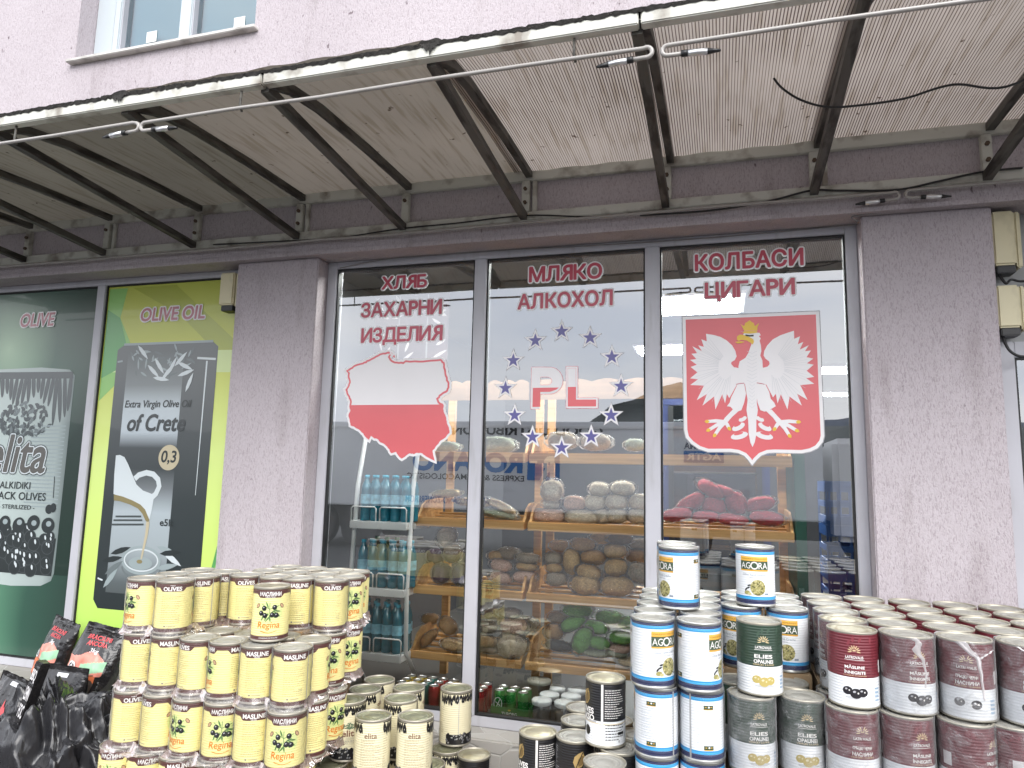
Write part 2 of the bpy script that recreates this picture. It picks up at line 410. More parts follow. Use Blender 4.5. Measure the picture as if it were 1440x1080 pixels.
def shop_window(xs, mull, z0, z1, oz0, oz1, glass=True):
    """xs = outer left and right, mull = list of (left, right) glass edges"""
    f = MB().use(ALU); y0, y1 = -0.022, 0.055
    edges = [g for p in mull for g in p]
    f.box(xs[0], edges[0], y0, y1, oz0, oz1, 0.004); f.box(edges[-1], xs[1], y0, y1, oz0, oz1, 0.004)
    for (a, b), (c, d) in zip(mull, mull[1:]): f.box(b, c, y0 - 0.003, y1, z0 + 0.0005, z1 - 0.0005, 0.004)
    f.box(edges[0] + .0005, edges[-1] - .0005, y0 + .002, y1, z1, oz1 - .001, 0.003); f.box(edges[0] + .0005, edges[-1] - .0005, y0 + .002, y1, oz0 + .001, z0, 0.003)
    f.use(GASK)
    for a, b in mull:
        g = 0.009
        f.box(a + .0006, a + g, -0.012, 0.03, z0 + .0006, z1 - .0006); f.box(b - g, b - .0006, -0.012, 0.03, z0 + .0006, z1 - .0006)
        f.box(a + g, b - g, -0.012, 0.03, z1 - g, z1 - .0006); f.box(a + g, b - g, -0.012, 0.03, z0 + .0006, z0 + g)
    fo = f.build('shop_window', bld)
    for a, b in mull:
        MB().use(GLASS).quad((a + .009, 0, z0 + .009), (b - .009, 0, z0 + .009), (b - .009, 0, z1 - .009), (a + .009, 0, z1 - .009)).build('pane', fo)
    return fo
shop_window((-2.2335, 0.6455), [(-2.173, -1.302), (-1.232, -0.362), (-0.287, 0.593)], 0.403, 2.825, 0.3525, 2.867)
shop_window((-5.2, -2.79), [(-5.13, -3.975), (-3.906, -2.85)], 0.403, 2.825, 0.3525, 2.867)
shop_window((1.1755, 2.6), [(1.262, 2.52)], 0.403, 2.20, 0.3525, 2.272)
trans = MB().use(mat('grey_transom', (0.33, 0.34, 0.34), 0.35, var=(4, .1))).box(1.1755, 2.6, 0.0, 0.05, 2.273, 2.866).build('transom_panel', bld)
# upper window
uz = wz; fy0, fy1 = -0.05, 0.03
u = MB().use(PVC)
ul = wl + 0.10
u.box(wl + .001, ul + .07, fy0, fy1, uz + .02, uz + 1.49, .006); u.box(wr - .08, wr - .001, fy0, fy1, uz + .02, uz + 1.49, .006)
u.box(ul + .071, wr - .081, fy0, fy1, uz + .02, uz + .09, .006); u.box(ul + .071, wr - .081, fy0, fy1, uz + 1.42, uz + 1.49, .006)
pm = aty(262, 30, fy0).x
u.box(pm - .05, pm + .05, fy0 - .012, fy1, uz + .091, uz + 1.419, .008)
u.box(ul + .072, ul + .13, fy0 - .012, fy1, uz + .091, uz + 1.419, .008)
u.use(ALU).box(ul + .131, ul + .139, fy0, fy1, uz + .091, uz + 1.419); u.box(pm + .051, pm + .058, fy0, fy1, uz + .091, uz + 1.419)
uo = u.build('upper_window', bld)
for a, b in ((ul + .139, pm - .05), (pm + .058, wr - .08)):
    MB().use(GLASS_UP).quad((a, -.01, uz + .09), (b, -.01, uz + .09), (b, -.01, uz + 1.42), (a, -.01, uz + 1.42)).build('pane', uo)
PAPER = mat('white_sticker', (0.8, 0.8, 0.78), 0.5)
for px, py in ((213.5, 52), (337, 32)):
    c = aty(px, py, -.012); MB().use(PAPER).box(c.x - .043, c.x + .043, -.0145, -.0125, c.z - .04, c.z + .04).build('pane_sticker', uo)
SILL = mat('metal_sill', (0.62, 0.6, 0.57), 0.4, stain=((8, 8, 30), .5, .7, (.2, .18, .16), .7))
MB().use(SILL).box(wl - .03, wr + .03, WY - .045, fy0 - .001, uz - .012, uz + .012, .004).build('sill', uo)
MB().use(mat('sky_tint_blue', (.20, .38, .43), .9)).box(wl + .02, wr - .02, 0.04, .05, uz + .03, uz + 1.48).build('sky_tint_backing', bld)  # added backing sheet, its blue stands for sky reflected in the pane

# shop interior shell
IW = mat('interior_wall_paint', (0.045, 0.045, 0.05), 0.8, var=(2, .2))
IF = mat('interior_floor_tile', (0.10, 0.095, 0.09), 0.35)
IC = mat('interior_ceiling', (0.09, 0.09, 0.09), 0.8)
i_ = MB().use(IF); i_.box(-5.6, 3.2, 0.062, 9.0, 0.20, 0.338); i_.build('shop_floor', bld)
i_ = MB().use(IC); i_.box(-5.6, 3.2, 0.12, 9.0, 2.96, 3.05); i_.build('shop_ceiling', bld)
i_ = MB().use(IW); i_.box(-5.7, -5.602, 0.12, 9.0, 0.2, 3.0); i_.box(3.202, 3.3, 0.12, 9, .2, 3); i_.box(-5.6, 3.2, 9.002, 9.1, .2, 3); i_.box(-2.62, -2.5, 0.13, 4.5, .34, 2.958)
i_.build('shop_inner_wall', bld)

# interior ceiling lights, lit, and an added fill row by the glass
LED_FILL = mat('led_fill_added', (0.97, 0.97, 0.95), 0.5, emit=42.0)  # for the added fill lamps only
LEDM = mat('led_panel', (0.95, 0.98, 1.0), 0.5, emit=42.0)
def ceiling_light(x, y, wx, wy, lab, lm=None):
    t = thing('ceiling_light', lab, 'light', (x, y, 2.935), 0, 'ceiling lights inside the shop')
    MB().use(WHITE).box(-wx / 2 - .03, wx / 2 + .03, -wy / 2 - .03, wy / 2 + .03, 0.006, 0.024).build('housing', t)
    MB().use(lm or LEDM).box(-wx / 2, wx / 2, -wy / 2, wy / 2, 0.0, 0.0055).build('diffuser', t)
ceiling_light(-0.15, 1.75, 0.62, 0.55, 'square white ceiling light nearest the glass, left of the red eagle shield')
for k_, xx_ in enumerate((-1.95, -0.95, 0.05)): ceiling_light(xx_, 0.25, .8, .15, 'added unseen fill light just inside the glass above the %s pane' % ('left', 'middle', 'right')[k_], LED_FILL)  # added lamps, out of view, to brighten the shelf fronts
ceiling_light(-0.42, 3.6, 0.75, 0.5, 'lit ceiling light panel seen just left of the red eagle shield')
ceiling_light(1.30, 5.2, 0.62, 0.5, 'upper small lit ceiling light seen right of the red eagle shield')
ceiling_light(1.72, 7.6, 0.7, 0.4, 'lower narrow lit ceiling light seen right of the red eagle shield')
ceiling_light(-1.0, 7.6, 1.2, 0.4, 'long thin lit ceiling light deep inside behind the blue stars')

# ------------------------------------------------------------------ canopy
can = thing('canopy', 'rusty steel canopy with dirty ribbed plastic sheets above the shop windows', 'canopy')
BX = [-5.75, -5.08, -4.40, -3.735, -3.045, -2.324, -1.65, -0.957, -0.229, 0.449, 1.153, 1.86]
CX0, CX1, FY, FZ0, FZ1 = -6.2, 2.3, -1.475, 3.078, 3.125
def sheetmat(name, col, lined, tw):
    mt = bpy.data.materials.new(name); mt.use_nodes = True; n = mt.node_tree; n.nodes.clear(); nd, lk = n.nodes, n.links.new
    o = nd.new('ShaderNodeOutputMaterial'); t = nd.new('ShaderNodeTexCoord')
    def nz(sc, det=5):
        q = nd.new('ShaderNodeMapping'); q.inputs['Scale'].default_value = sc; lk(t.outputs['Object'], q.inputs['Vector'])
        a = nd.new('ShaderNodeTexNoise'); a.inputs['Scale'].default_value = 1; a.inputs['Detail'].default_value = det; lk(q.outputs[0], a.inputs['Vector']); return a.outputs['Fac']
    def ramp(src, p0, p1, c0, c1):
        r = nd.new('ShaderNodeValToRGB'); r.color_ramp.elements[0].position = p0; r.color_ramp.elements[1].position = p1
        r.color_ramp.elements[0].color = (*c0, 1); r.color_ramp.elements[1].color = (*c1, 1); lk(src, r.inputs['Fac']); return r.outputs[0]
    def mul(a, c):
        m_ = nd.new('ShaderNodeMix'); m_.data_type = 'RGBA'; m_.blend_type = 'MULTIPLY'; m_.inputs[0].default_value = 1
        lk(a, m_.inputs[6]); lk(c, m_.inputs[7]); return m_.outputs[2]
    base = ramp(nz((1.3, 1.0, 1), 5), 0.3, 0.7, [c * .82 for c in col], [min(1, c * 1.1) for c in col])
    dirt = ramp(nz((42, 3.0, 5), 7), 0.34, 0.5, (0.78, 0.75, 0.70), (1, 1, 1))
    spots = ramp(nz((24, 20, 20), 2), 0.23, 0.29, (0.3, 0.25, 0.22), (1, 1, 1))
    c = mul(mul(base, dirt), spots)
    if lined:
        sp = nd.new('ShaderNodeSeparateXYZ'); lk(t.outputs['Object'], sp.inputs[0])
        a = nd.new('ShaderNodeMath'); a.operation = 'MULTIPLY'; a.inputs[1].default_value = 2 * pi / 0.0115; lk(sp.outputs['X'], a.inputs[0])
        s_ = nd.new('ShaderNodeMath'); s_.operation = 'SINE'; lk(a.outputs[0], s_.inputs[0])
        h = nd.new('ShaderNodeMath'); h.operation = 'MULTIPLY_ADD'; h.inputs[1].default_value = .5; h.inputs[2].default_value = .5; lk(s_.outputs[0], h.inputs[0])
        q = nd.new('ShaderNodeMath'); q.operation = 'MULTIPLY_ADD'; q.inputs[1].default_value = .7; q.inputs[2].default_value = -.2
        lk(nz((2.5, 1.5, 1), 3), q.inputs[0])
        h2 = nd.new('ShaderNodeMath'); h2.operation = 'ADD'; lk(h.outputs[0], h2.inputs[0]); lk(q.outputs[0], h2.inputs[1])
        c = mul(c, ramp(h2.outputs[0], 0.15, 0.6, (0.20, 0.16, 0.165), (1, 1, 1)))
    df = nd.new('ShaderNodeBsdfDiffuse'); tr = nd.new('ShaderNodeBsdfTranslucent'); lk(c, df.inputs['Color']); lk(c, tr.inputs['Color'])
    ms = nd.new('ShaderNodeMixShader'); ms.inputs[0].default_value = tw; lk(df.outputs[0], ms.inputs[1]); lk(tr.outputs[0], ms.inputs[2]); lk(ms.outputs[0], o.inputs['Surface'])
    return mt
SH_L = sheetmat('old_dirty_sheet', (0.155, 0.145, 0.12), False, 0.24)
SH_M = sheetmat('faded_sheet', (0.255, 0.228, 0.192), False, 0.28)
SH_R = sheetmat('ribbed_clear_sheet', (0.50, 0.45, 0.405), True, 0.33)
PROF = [(-0.182, 3.224), (-0.7, 3.222), (-1.15, 3.205), (-1.34, 3.176), (-1.44, 3.145), (-1.50, 3.128)]
for x0, x1, mt in ((CX0, BX[3], SH_L), (BX[3], BX[5], SH_L), (BX[5], BX[7] - .05, SH_M), (BX[7] - .05, BX[9], SH_R), (BX[9], CX1, SH_R)):
    s = MB().use(mt); n = 24
    g = [[s.bm.verts.new((x0 - .02 + (x1 - x0 + .04) * i / n, y, z + (.012 if mt is SH_M or x0 > .3 else 0) + .004 * sin(i * 1.7 + j) )) for j, (y, z) in enumerate(PROF)] for i in range(n + 1)]
    for i in range(n):
        for j in range(len(PROF) - 1): s.face([g[i][j], g[i + 1][j], g[i + 1][j + 1], g[i][j + 1]], True)
    s.build('roof_sheet', can)
fb = MB().use(STEEL)
for a, b in zip([CX0] + BX[2::2], BX[2::2] + [CX1]): fb.box(a + .004, b - .004, FY - .02, FY + .02, FZ0, FZ1, .004)
fb.build('front_beam', can)
def rail(z0, z1, nm, dy=.03):
    r_ = MB().use(STEEL).box(CX0, CX1, WY - dy, WY - .001, z0, z1, .003); r_.build(nm, can)
rail(3.172, 3.23, 'wall_rail', .028); rail(2.955, 3.003, 'wall_rail', .026)
RUST = mat('rusty_bolt', (0.11, 0.075, 0.05), 0.8)
for i, x in enumerate(BX):
    r_ = MB().use(DARK); pts = [(-0.20, 3.205), (-0.7, 3.198), (-1.12, 3.178), (-1.32, 3.148), (-1.455, 3.098)]
    xo = x + .012
    for (ya, za), (yb, zb) in zip(pts, pts[1:]): r_.bar((xo, ya, za), (xo, yb, zb), .034, .034)
    r_.build('rafter', can)
    MB().use(DARK).bar((x - .012, WY - .03, 2.975), (x - .012, -1.455, 3.085), .036, .036).build('strut', can)
    br = MB().use(STEEL).box(x - .027, x + .015, WY - .033, WY - .001, 3.0035, 3.1715, .003)
    if i % 2: br.box(x + .028, x + .052, WY - .02, WY - .001, 3.0035, 3.1715, .003)
    bo = br.build('bracket', can)
    for bz in (3.05, 3.125)[(i % 3 == 0):]:
        bb = MB().use(RUST); bb.tube([(x - .006, WY - .032, bz), (x - .006, WY - .046, bz)], .010, 6); bb.build('bolt', bo)
# torn dark felt strip on top of the front beam
FELT = mat('torn_felt', (0.022, 0.02, 0.018), 0.9, var=(40, .5), bump=[((60, 60, 60), .6, .01)])
ff = MB().use(FELT); prev = None
x = CX0
while x < CX1:
    h = 0.002 + 0.006 * abs(sin(x * 2.1)) * random.random() + 0.004 * random.random()
    if any(abs(x - b) < .04 for b in BX[1::2]): h += .008
    y = FY - .021 - random.random() * .003
    cur = [ff.bm.verts.new(p) for p in ((x, y, FZ1 - .004 - random.random() * .008), (x, y - .004, FZ1 + h), (x, FY + .03, FZ1 + h + .002), (x, FY + .03, FZ1 + .003))]
    if prev:
        for k in range(3): ff.face([prev[k], cur[k], cur[k + 1], prev[k + 1]])
    prev = cur; x += .006 + .012 * random.random()
ff.build('felt_strip', can)
for b in BX[1::2]:
    dr = MB().use(FELT); xs_ = [b - .035 + .07 * k / 12 for k in range(13)]
    tp = [dr.bm.verts.new((x_, FY - .0245, FZ1 + .004)) for x_ in xs_]; bt = [dr.bm.verts.new((x_, FY - .0255 - .002 * random.random(), FZ1 - random.uniform(.004, .05) * (1 - abs(k - 6) / 8))) for k, x_ in enumerate(xs_)]
    for k in range(12): dr.face([tp[k], bt[k], bt[k + 1], tp[k + 1]])
    dr.build('felt_tatter', can)

# unlit tube lamps along the canopy
def neon(x0, x1, y, z, lab, ul=False, ur=False, name='neon_tube', rr=.0075):
    t = thing(name, lab, 'neon tube', ((x0 + x1) / 2, y, z), 0, 'unlit neon tubes along the canopy')
    h = (x1 - x0) / 2; n = max(4, int((x1 - x0) / .4))
    def uend(sg):
        e = h * sg; R = .0175
        return [(e - sg * R + sg * R * sin(a), 0, -R + R * cos(a)) for a in [pi * k / 8 for k in range(9)]] + [(e - sg * (R + .06), 0, -2 * R - .001)]
    core = [(-h + .03 + (2 * h - .06) * k / n, 0, .003 * sin(k * 2.3)) for k in range(n + 1)]
    pts = core
    if ur: pts = pts + uend(1)
    if ul: pts = list(reversed(uend(-1))) + pts
    MB().use(TUBE).tube(pts, rr, 8).build('glass_tube', t)
    for on, sg in ((ul, -1), (ur, 1)):
        if on:
            xe = h * sg - sg * .08; e = MB().use(SILVER).tube([(xe, 0, -.0365), (xe - sg * .06, 0, -.040)], .0105, 8); e.use(BLACKP).tube([(xe + sg * .02, 0, -.0355), (xe, 0, -.0365)], .0108, 8); e.tube([(xe - sg * .06, 0, -.040), (xe - sg * .10, 0, -.043)], lambda q: .010 - .006 * q, 8)
            e.build('electrode', t)
    return t
def cx(px, py, Y): return aty(px, py, Y).x
TY = -1.475
a1, a2, a3 = cx(200, 163, TY), cx(917, 66, TY), cx(931, 66, TY)
t1 = neon(-6.0, a1 - .012, TY, 3.008, 'unlit white neon tube under the left end of the canopy front beam', ur=True)
t2 = neon(a1 - .0, a2, TY, 3.004, 'long unlit white neon tube under the middle of the canopy front beam', ul=True, ur=True)
t3 = neon(a3, 2.2, TY, 3.000, 'unlit white neon tube at the right end of the canopy front beam', ul=True)
for tt, pxs in ((t1, (33,)), (t2, (342, 807)), (t3, ())):
    for q in pxs:
        xx = cx(q, 100, TY) - tt.location.x
        MB().use(DARK).tube([(xx, 0, .07), (xx, -.002, .01), (xx + .004, .006, -.012)], .005, 6).build('hanger', tt)
b1 = cx(1268, 297, WY - .05)
neon(-6.0, b1 - .006, WY - .045, 2.934, 'long unlit white neon tube along the wall below the canopy rail', ur=True, rr=.0075)
neon(b1 + .02, 2.4, WY - .045, 2.936, 'short unlit white neon tube on the wall above the right pillar', ul=True, rr=.0075)

# cables
def cable(pts, r, lab, name='cable', m=BLACKP):
    # smooth through points
    P = [Vector(p) for p in pts]; out = []
    for i in range(len(P) - 1):
        p0, p1, p2, p3 = P[max(i - 1, 0)], P[i], P[i + 1], P[min(i + 2, len(P) - 1)]
        for k in range(8):
            t = k / 8; out.append(0.5 * ((2 * p1) + (p2 - p0) * t + (2 * p0 - 5 * p1 + 4 * p2 - p3) * t * t + (3 * p1 - p0 - 3 * p2 + p3) * t ** 3))
    out.append(P[-1])
    return tag(MB().use(m).tube(out, r, 6).build(name), lab, 'cable')
def apt(px, py, Y): return aty(px, py, Y)
CB = -1.0
cable([apt(1088, 110, CB), apt(1100, 124, CB), apt(1125, 140, CB), apt(1160, 150, CB), apt(1200, 149, CB), apt(1270, 139, CB), apt(1340, 119, CB), apt(1430, 117, CB), (1.3, CB, 3.19)], .0042, 'black cable hanging in a sagging curve under the right canopy sheet')
CW = WY - .036
cable([apt(900, 303, CW), apt(1000, 296, CW), apt(1080, 283, CW), apt(1140, 268, CW), apt(1180, 268, CW), apt(1260, 267, CW), apt(1320, 255, CW), apt(1380, 242, CW), apt(1438, 236, CW)], .005, 'black cable looping along the lower canopy rail above the right pillar')
cable([apt(300, 344, CW), apt(420, 338, CW), apt(480, 334, CW), apt(560, 322, CW), apt(640, 314, CW), apt(740, 303, CW), apt(830, 305, CW), apt(900, 301, CW)], .004, 'thin black cable running along the middle of the lower canopy rail')
cable([apt(478, 377, -.03), apt(540, 365, -.03), apt(620, 357, -.03), apt(700, 352, -.03), apt(820, 346, -.03), apt(1000, 334, -.03), apt(1180, 318, -.03), apt(1206, 312, -.145), apt(1210, 302, -.15), apt(1390, 285, -.15)], .0028, 'thin grey wire along the top of the shop window frame', m=mat('grey_wire', (.25, .24, .24), .5))

# cream boxes
def cream_box(x0, x1, z0, z1, lab, y0=-.115, y1=-.02):
    t = thing('junction_box', lab, 'electrical box', ((x0 + x1) / 2, y1, z0), 0, 'cream plastic boxes beside the pillars')
    w_, h = (x1 - x0) / 2, z1 - z0
    MB().use(CREAM).box(-w_, w_ * .55, y0 - y1, 0, 0, h, .008).build('cover', t)
    MB().use(CREAM).box(w_ * .6, w_, y0 - y1 + .012, 0, -.012, h - .004, .006).build('back_plate', t)
    MB().use(BLACKP).box(-w_ * .8, w_ * .5, y0 - y1 + .01, -.01, -.035, -.001, .004).build('cable_gland', t)
    return t
cream_box(1.178, 1.292, 2.60, 2.848, 'upper of two cream electrical boxes right of the right pillar')
cream_box(1.178, 1.292, 2.318, 2.508, 'lower of two cream electrical boxes right of the right pillar')
cream_box(-2.925, -2.792, 2.618, 2.82, 'small cream electrical box beside the left pillar above the olive oil poster')
cable([(1.20, -.08, 2.575), (1.22, -.10, 2.52), (1.25, -.08, 2.54), (1.30, -.06, 2.535), (1.42, -.04, 2.55)], .006, 'black cable between the two cream boxes right of the right pillar')
cable([(1.20, -.08, 2.29), (1.215, -.10, 2.22), (1.26, -.10, 2.19), (1.31, -.08, 2.22), (1.34, -.06, 2.40), (1.33, -.05, 2.62)], .006, 'black cable loop hanging below the lower cream box at the right pillar')
# ------------------------------------------------------------------ stickers on the shop glass
VR = mat('vinyl_red', (0.70, 0.125, 0.14), 0.35, coat=.3, var=(2, .06)); VW = mat('vinyl_white', (0.80, 0.78, 0.79), 0.35, coat=.3, var=(1.5, .05))
VD = mat('vinyl_dark_red', (0.50, 0.045, 0.085), 0.35, coat=.3); VB = mat('vinyl_blue', (0.105, 0.095, 0.30), 0.35, coat=.3)
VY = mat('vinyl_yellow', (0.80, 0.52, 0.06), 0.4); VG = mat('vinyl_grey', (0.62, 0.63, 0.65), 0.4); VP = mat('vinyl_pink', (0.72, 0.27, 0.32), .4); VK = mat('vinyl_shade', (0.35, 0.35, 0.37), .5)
SY = -0.0025
def sticker(name, art, label, cat='sticker', group=None, Y=SY):
    return tag(link(name, art.mesh(name, facade_fn(Y))), label, cat, group)
def word_sticker(word, box, label, off=.03, shear=0.0, red=VD):
    x0, z0, x1, z1 = pxbox(*box); a = Art()
    a.btext(word, x0, z0, x1, z1, VW, 1, .0105, 16, shear); a.btext(word, x0, z0, x1, z1, red, 2, .0035, 8, shear)
    sticker('lettering', a, label, 'lettering', 'red shop words on the glass')
word_sticker('ХЛЯБ', (538, 388, 600, 405), 'red white-edged word ХЛЯБ at the top of the left pane')
word_sticker('ЗАХАРНИ', (509, 424, 621, 444), 'red white-edged word ЗАХАРНИ, second line of the left pane')
word_sticker('ИЗДЕЛИЯ', (509, 460, 622, 484), 'red white-edged word ИЗДЕЛИЯ just above the map')
word_sticker('МЛЯКО', (745, 373, 846, 394), 'red white-edged word МЛЯКО at the top of the middle pane')
word_sticker('АЛКОХОЛ', (729, 411, 861, 432), 'red white-edged word АЛКОХОЛ above the ring of stars')
word_sticker('КОЛБАСИ', (978, 354, 1129, 377), 'red white-edged word КОЛБАСИ at the top of the right pane')
word_sticker('ЦИГАРИ', (992, 395, 1117, 421), 'red white-edged word ЦИГАРИ just above the eagle shield')

def C5(l): return PX([(440 + x / 3, 340 + y / 3) for x, y in l], 0)
def grow(pts, k):
    cx_ = sum(p[0] for p in pts) / len(pts); cy_ = sum(p[1] for p in pts) / len(pts)
    return [(cx_ + (p[0] - cx_) * k, cy_ + (p[1] - cy_) * k) for p in pts]
def offset(pts, d):
    """moves an outline outward (d>0) along its vertex normals"""
    A = sum(pts[i - 1][0] * pts[i][1] - pts[i][0] * pts[i - 1][1] for i in range(len(pts))); sg = 1 if A > 0 else -1
    out = []
    for i in range(len(pts)):
        a, b, c = pts[i - 1], pts[i], pts[(i + 1) % len(pts)]
        n1 = (b[1] - a[1], a[0] - b[0]); n2 = (c[1] - b[1], b[0] - c[0]); l1 = hypot(*n1) or 1; l2 = hypot(*n2) or 1
        nx, ny = n1[0] / l1 + n2[0] / l2, n1[1] / l1 + n2[1] / l2; l = hypot(nx, ny) or 1; k = min(1.6, 2 / l)
        out.append((b[0] + sg * nx / l * d * k, b[1] + sg * ny / l * d * k))
    return out
def clip(pts, z, keep_above):
    out = []
    for i in range(len(pts)):
        a, b = pts[i - 1], pts[i]; ia = (a[1] > z) == keep_above; ib = (b[1] > z) == keep_above
        if ia != ib: t = (z - a[1]) / (b[1] - a[1]); out.append((a[0] + (b[0] - a[0]) * t, z))
        if ib: out.append(b)
    return out
MAPP = [(142, 543), (158, 533), (178, 520), (212, 510), (228, 500), (256, 488), (284, 472), (318, 464), (334, 468), (346, 480), (348, 490), (338, 486), (330, 478), (326, 486), (336, 500), (356, 506), (382, 508), (392, 500), (450, 502), (500, 498), (540, 495), (556, 508), (562, 540), (566, 565), (575, 590), (577, 615), (566, 636), (545, 648), (530, 664), (534, 675), (552, 688), (550, 705), (556, 725), (564, 745), (566, 765), (575, 785), (577, 806), (562, 824), (540, 838), (524, 858), (506, 880), (508, 900), (515, 925), (498, 916), (478, 905), (462, 892), (440, 890), (425, 896), (410, 892), (394, 902), (376, 915), (362, 902), (352, 886), (332, 892), (318, 870), (306, 856), (286, 846), (274, 832), (256, 826), (246, 818), (238, 836), (226, 826), (214, 808), (196, 792), (178, 782), (160, 774), (157, 752), (152, 730), (160, 710), (156, 690), (157, 668), (146, 648), (138, 624), (150, 606), (154, 588), (148, 568), (150, 556)]
_mr = random.Random(17); _mp = []
for i_, q_ in enumerate(MAPP):
    n_ = MAPP[(i_ + 1) % len(MAPP)]; _mp.append(q_); dx_, dy_ = n_[0] - q_[0], n_[1] - q_[1]
    if hypot(dx_, dy_) > 14:
        for t_ in (.33, .66): _mp.append((q_[0] + dx_ * t_ + _mr.uniform(-2, 2), q_[1] + dy_ * t_ + _mr.uniform(-2, 2)))
mp_ = C5(_mp); a = Art(); zc = C5([(350, 688)])[0][1]
a.poly(offset(mp_, .013), VW, 1); a.poly(mp_, VR, 2); a.poly(clip(offset(mp_, -.011), zc, True), VW, 3)
red_in = clip(mp_, zc, False); a.poly(red_in, VR, 4)
sticker('map_sticker', a, 'large white over red map sticker on the left pane')

def star(cx_, cz, R):
    a = Art(); P = lambda r, k: [(cx_ + (r if i % 2 == 0 else r * k) * sin(pi * i / 5), cz + (r if i % 2 == 0 else r * k) * cos(pi * i / 5)) for i in range(10)]
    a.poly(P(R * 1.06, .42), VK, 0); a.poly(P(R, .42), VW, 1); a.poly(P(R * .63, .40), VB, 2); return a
stc = [(790, 465, 'at the very top of the ring'), (830, 474, 'first clockwise from the top star'), (860.5, 501, 'upper right, above the rightmost star'), (873.5, 542, 'rightmost of the ring'), (859.5, 583, 'lower right, just below the rightmost star'), (831.5, 613, 'on the right of the bottom star'), (790, 628.5, 'at the very bottom of the ring'), (749, 613.5, 'on the left of the bottom star'), (724, 583, 'lower left, just below the leftmost star'), (711, 545, 'leftmost of the ring'), (722, 506, 'upper left, above the leftmost star'), (753, 478, 'first anticlockwise from the top star')]
for x, y, w_ in stc:
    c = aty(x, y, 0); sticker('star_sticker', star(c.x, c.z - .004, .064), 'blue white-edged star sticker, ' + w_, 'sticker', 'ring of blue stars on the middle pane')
# P and L
a = Art(); f4 = lambda l: PX([(660 + x / 4.32, 440 + y / 4.32) for x, y in l])
def letter(l, inner=None):
    o = f4(l); zc = f4([(470, 455)])[0][1]
    a.poly(offset(o, .010), VP, 1); a.poly(offset(o, .0075), VW, 2); a.poly(offset(o, -.001), VR, 3); a.poly(offset(clip(o, zc, True), -.002), VW, 4)
Pp = [(383, 575), (383, 340)] + [(490 + 70 * sin(t), 412 - 72 * cos(t)) for t in [pi * i / 12 for i in range(13)]] + [(432, 484), (432, 575)]
Pp = Pp[:-2] + [(432, 484), (432, 575)]
Ph = [(428, 380)] + [(478 + 34 * sin(t), 414 - 34 * cos(t)) for t in [pi * i / 10 for i in range(11)]] + [(428, 448)]
zc = f4([(470, 455)])[0][1]
outer = f4(Pp); hole = f4(Ph)
def keyhole(o, h):
    # joins the counter to the outline so that one polygon has a hole
    j = min(range(len(o)), key=lambda i: (o[i][0] - h[0][0]) ** 2 + (o[i][1] - h[0][1]) ** 2)
    hh = list(reversed(h)) if (sum(o[i - 1][0] * o[i][1] - o[i][0] * o[i - 1][1] for i in range(len(o))) > 0) == (sum(h[i - 1][0] * h[i][1] - h[i][0] * h[i - 1][1] for i in range(len(h))) > 0) else h
    k = hh.index(h[0]); hh = hh[k:] + hh[:k]
    return o[:j + 1] + hh + [hh[0]] + o[j:]
def strips(o, h, mt, lay):
    """stem and bowl of the letter as separate patches round its counter"""
    sx = f4([(383, 0), (432, 0)]); x0, x1 = o[0][0], f4([(432, 480)])[0][0]
    a.poly([(x0, o[0][1]), (x1, o[-1][1]), (x1, o[1][1]), (x0, o[1][1])], mt, lay)
    bo = o[2:15]; bi = h[1:12]
    n = 13; res = []
    for i in range(13):
        t = i / 12 * 10; k = min(9, int(t)); q = t - k; res.append((bi[k][0] + (bi[k + 1][0] - bi[k][0]) * q, bi[k][1] + (bi[k + 1][1] - bi[k][1]) * q))
    vs = [(x1, o[1][1]), (x1, h[0][1])]
    for p, r in zip(bo, res): vs += [p, r]
    vs += [(x1, bo[-1][1]), (x1, h[-1][1])]
    a.items.append((vs, [(2 * i, 2 * i + 2, 2 * i + 3, 2 * i + 1) for i in range(len(vs) // 2 - 1)], mt, lay))
strips(offset(outer, .010), offset(hole, -.010), VP, 1); strips(offset(outer, .0075), offset(hole, -.0075), VW, 2); strips(outer, hole, VW, 3)
# red lower part of the P: stem below the line and the foot of the bowl
x0, x1 = f4([(386, 500)])[0][0], f4([(432, 500)])[0][0]; zb = f4([(383, 572)])[0][1]; z2 = f4([(432, 481)])[0][1]; x2 = f4([(530, 470)])[0][0]
a.poly([(x0, zb), (x1, zb), (x1, zc), (x0, zc)], VR, 4); a.poly([(x1, z2), (f4([(490, 481)])[0][0], z2), (x2, f4([(0, 470)])[0][1] * 0 + (zc + z2) / 2), (f4([(545, 455)])[0][0], zc), (x1, zc)], VR, 4)
letter([(598, 570), (598, 335), (650, 335), (650, 526), (772, 526), (772, 570)])
sticker('country_letters', a, 'white over red letters PL inside the ring of stars')

# eagle shield
E7 = lambda l: PX([(940 + x / 4.696, 430 + y / 4.696) for x, y in l])
a = Art()
sh = E7([(93, 74), (540, 56), (995, 37), (1005, 300), (1015, 560), (1028, 860), (1018, 900), (985, 940), (940, 962), (880, 974), (700, 970), (655, 973), (612, 990), (580, 1020), (553, 1054), (528, 1020), (500, 990), (460, 972), (410, 965), (260, 965), (200, 945), (150, 910), (115, 870), (104, 820), (99, 500)])
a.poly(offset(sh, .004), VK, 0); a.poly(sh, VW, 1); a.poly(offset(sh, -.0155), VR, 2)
def wing(tips, root, depth):
    pts = []
    for i, t in enumerate(tips):
        pts.append(t)
        if i < len(tips) - 1:
            n = tips[i + 1]; mx_, my = (t[0] + n[0]) / 2, (t[1] + n[1]) / 2; k = depth[i]
            pts.append((mx_ + (root[0] - mx_) * k, my + (root[1] - my) * k))
    return pts
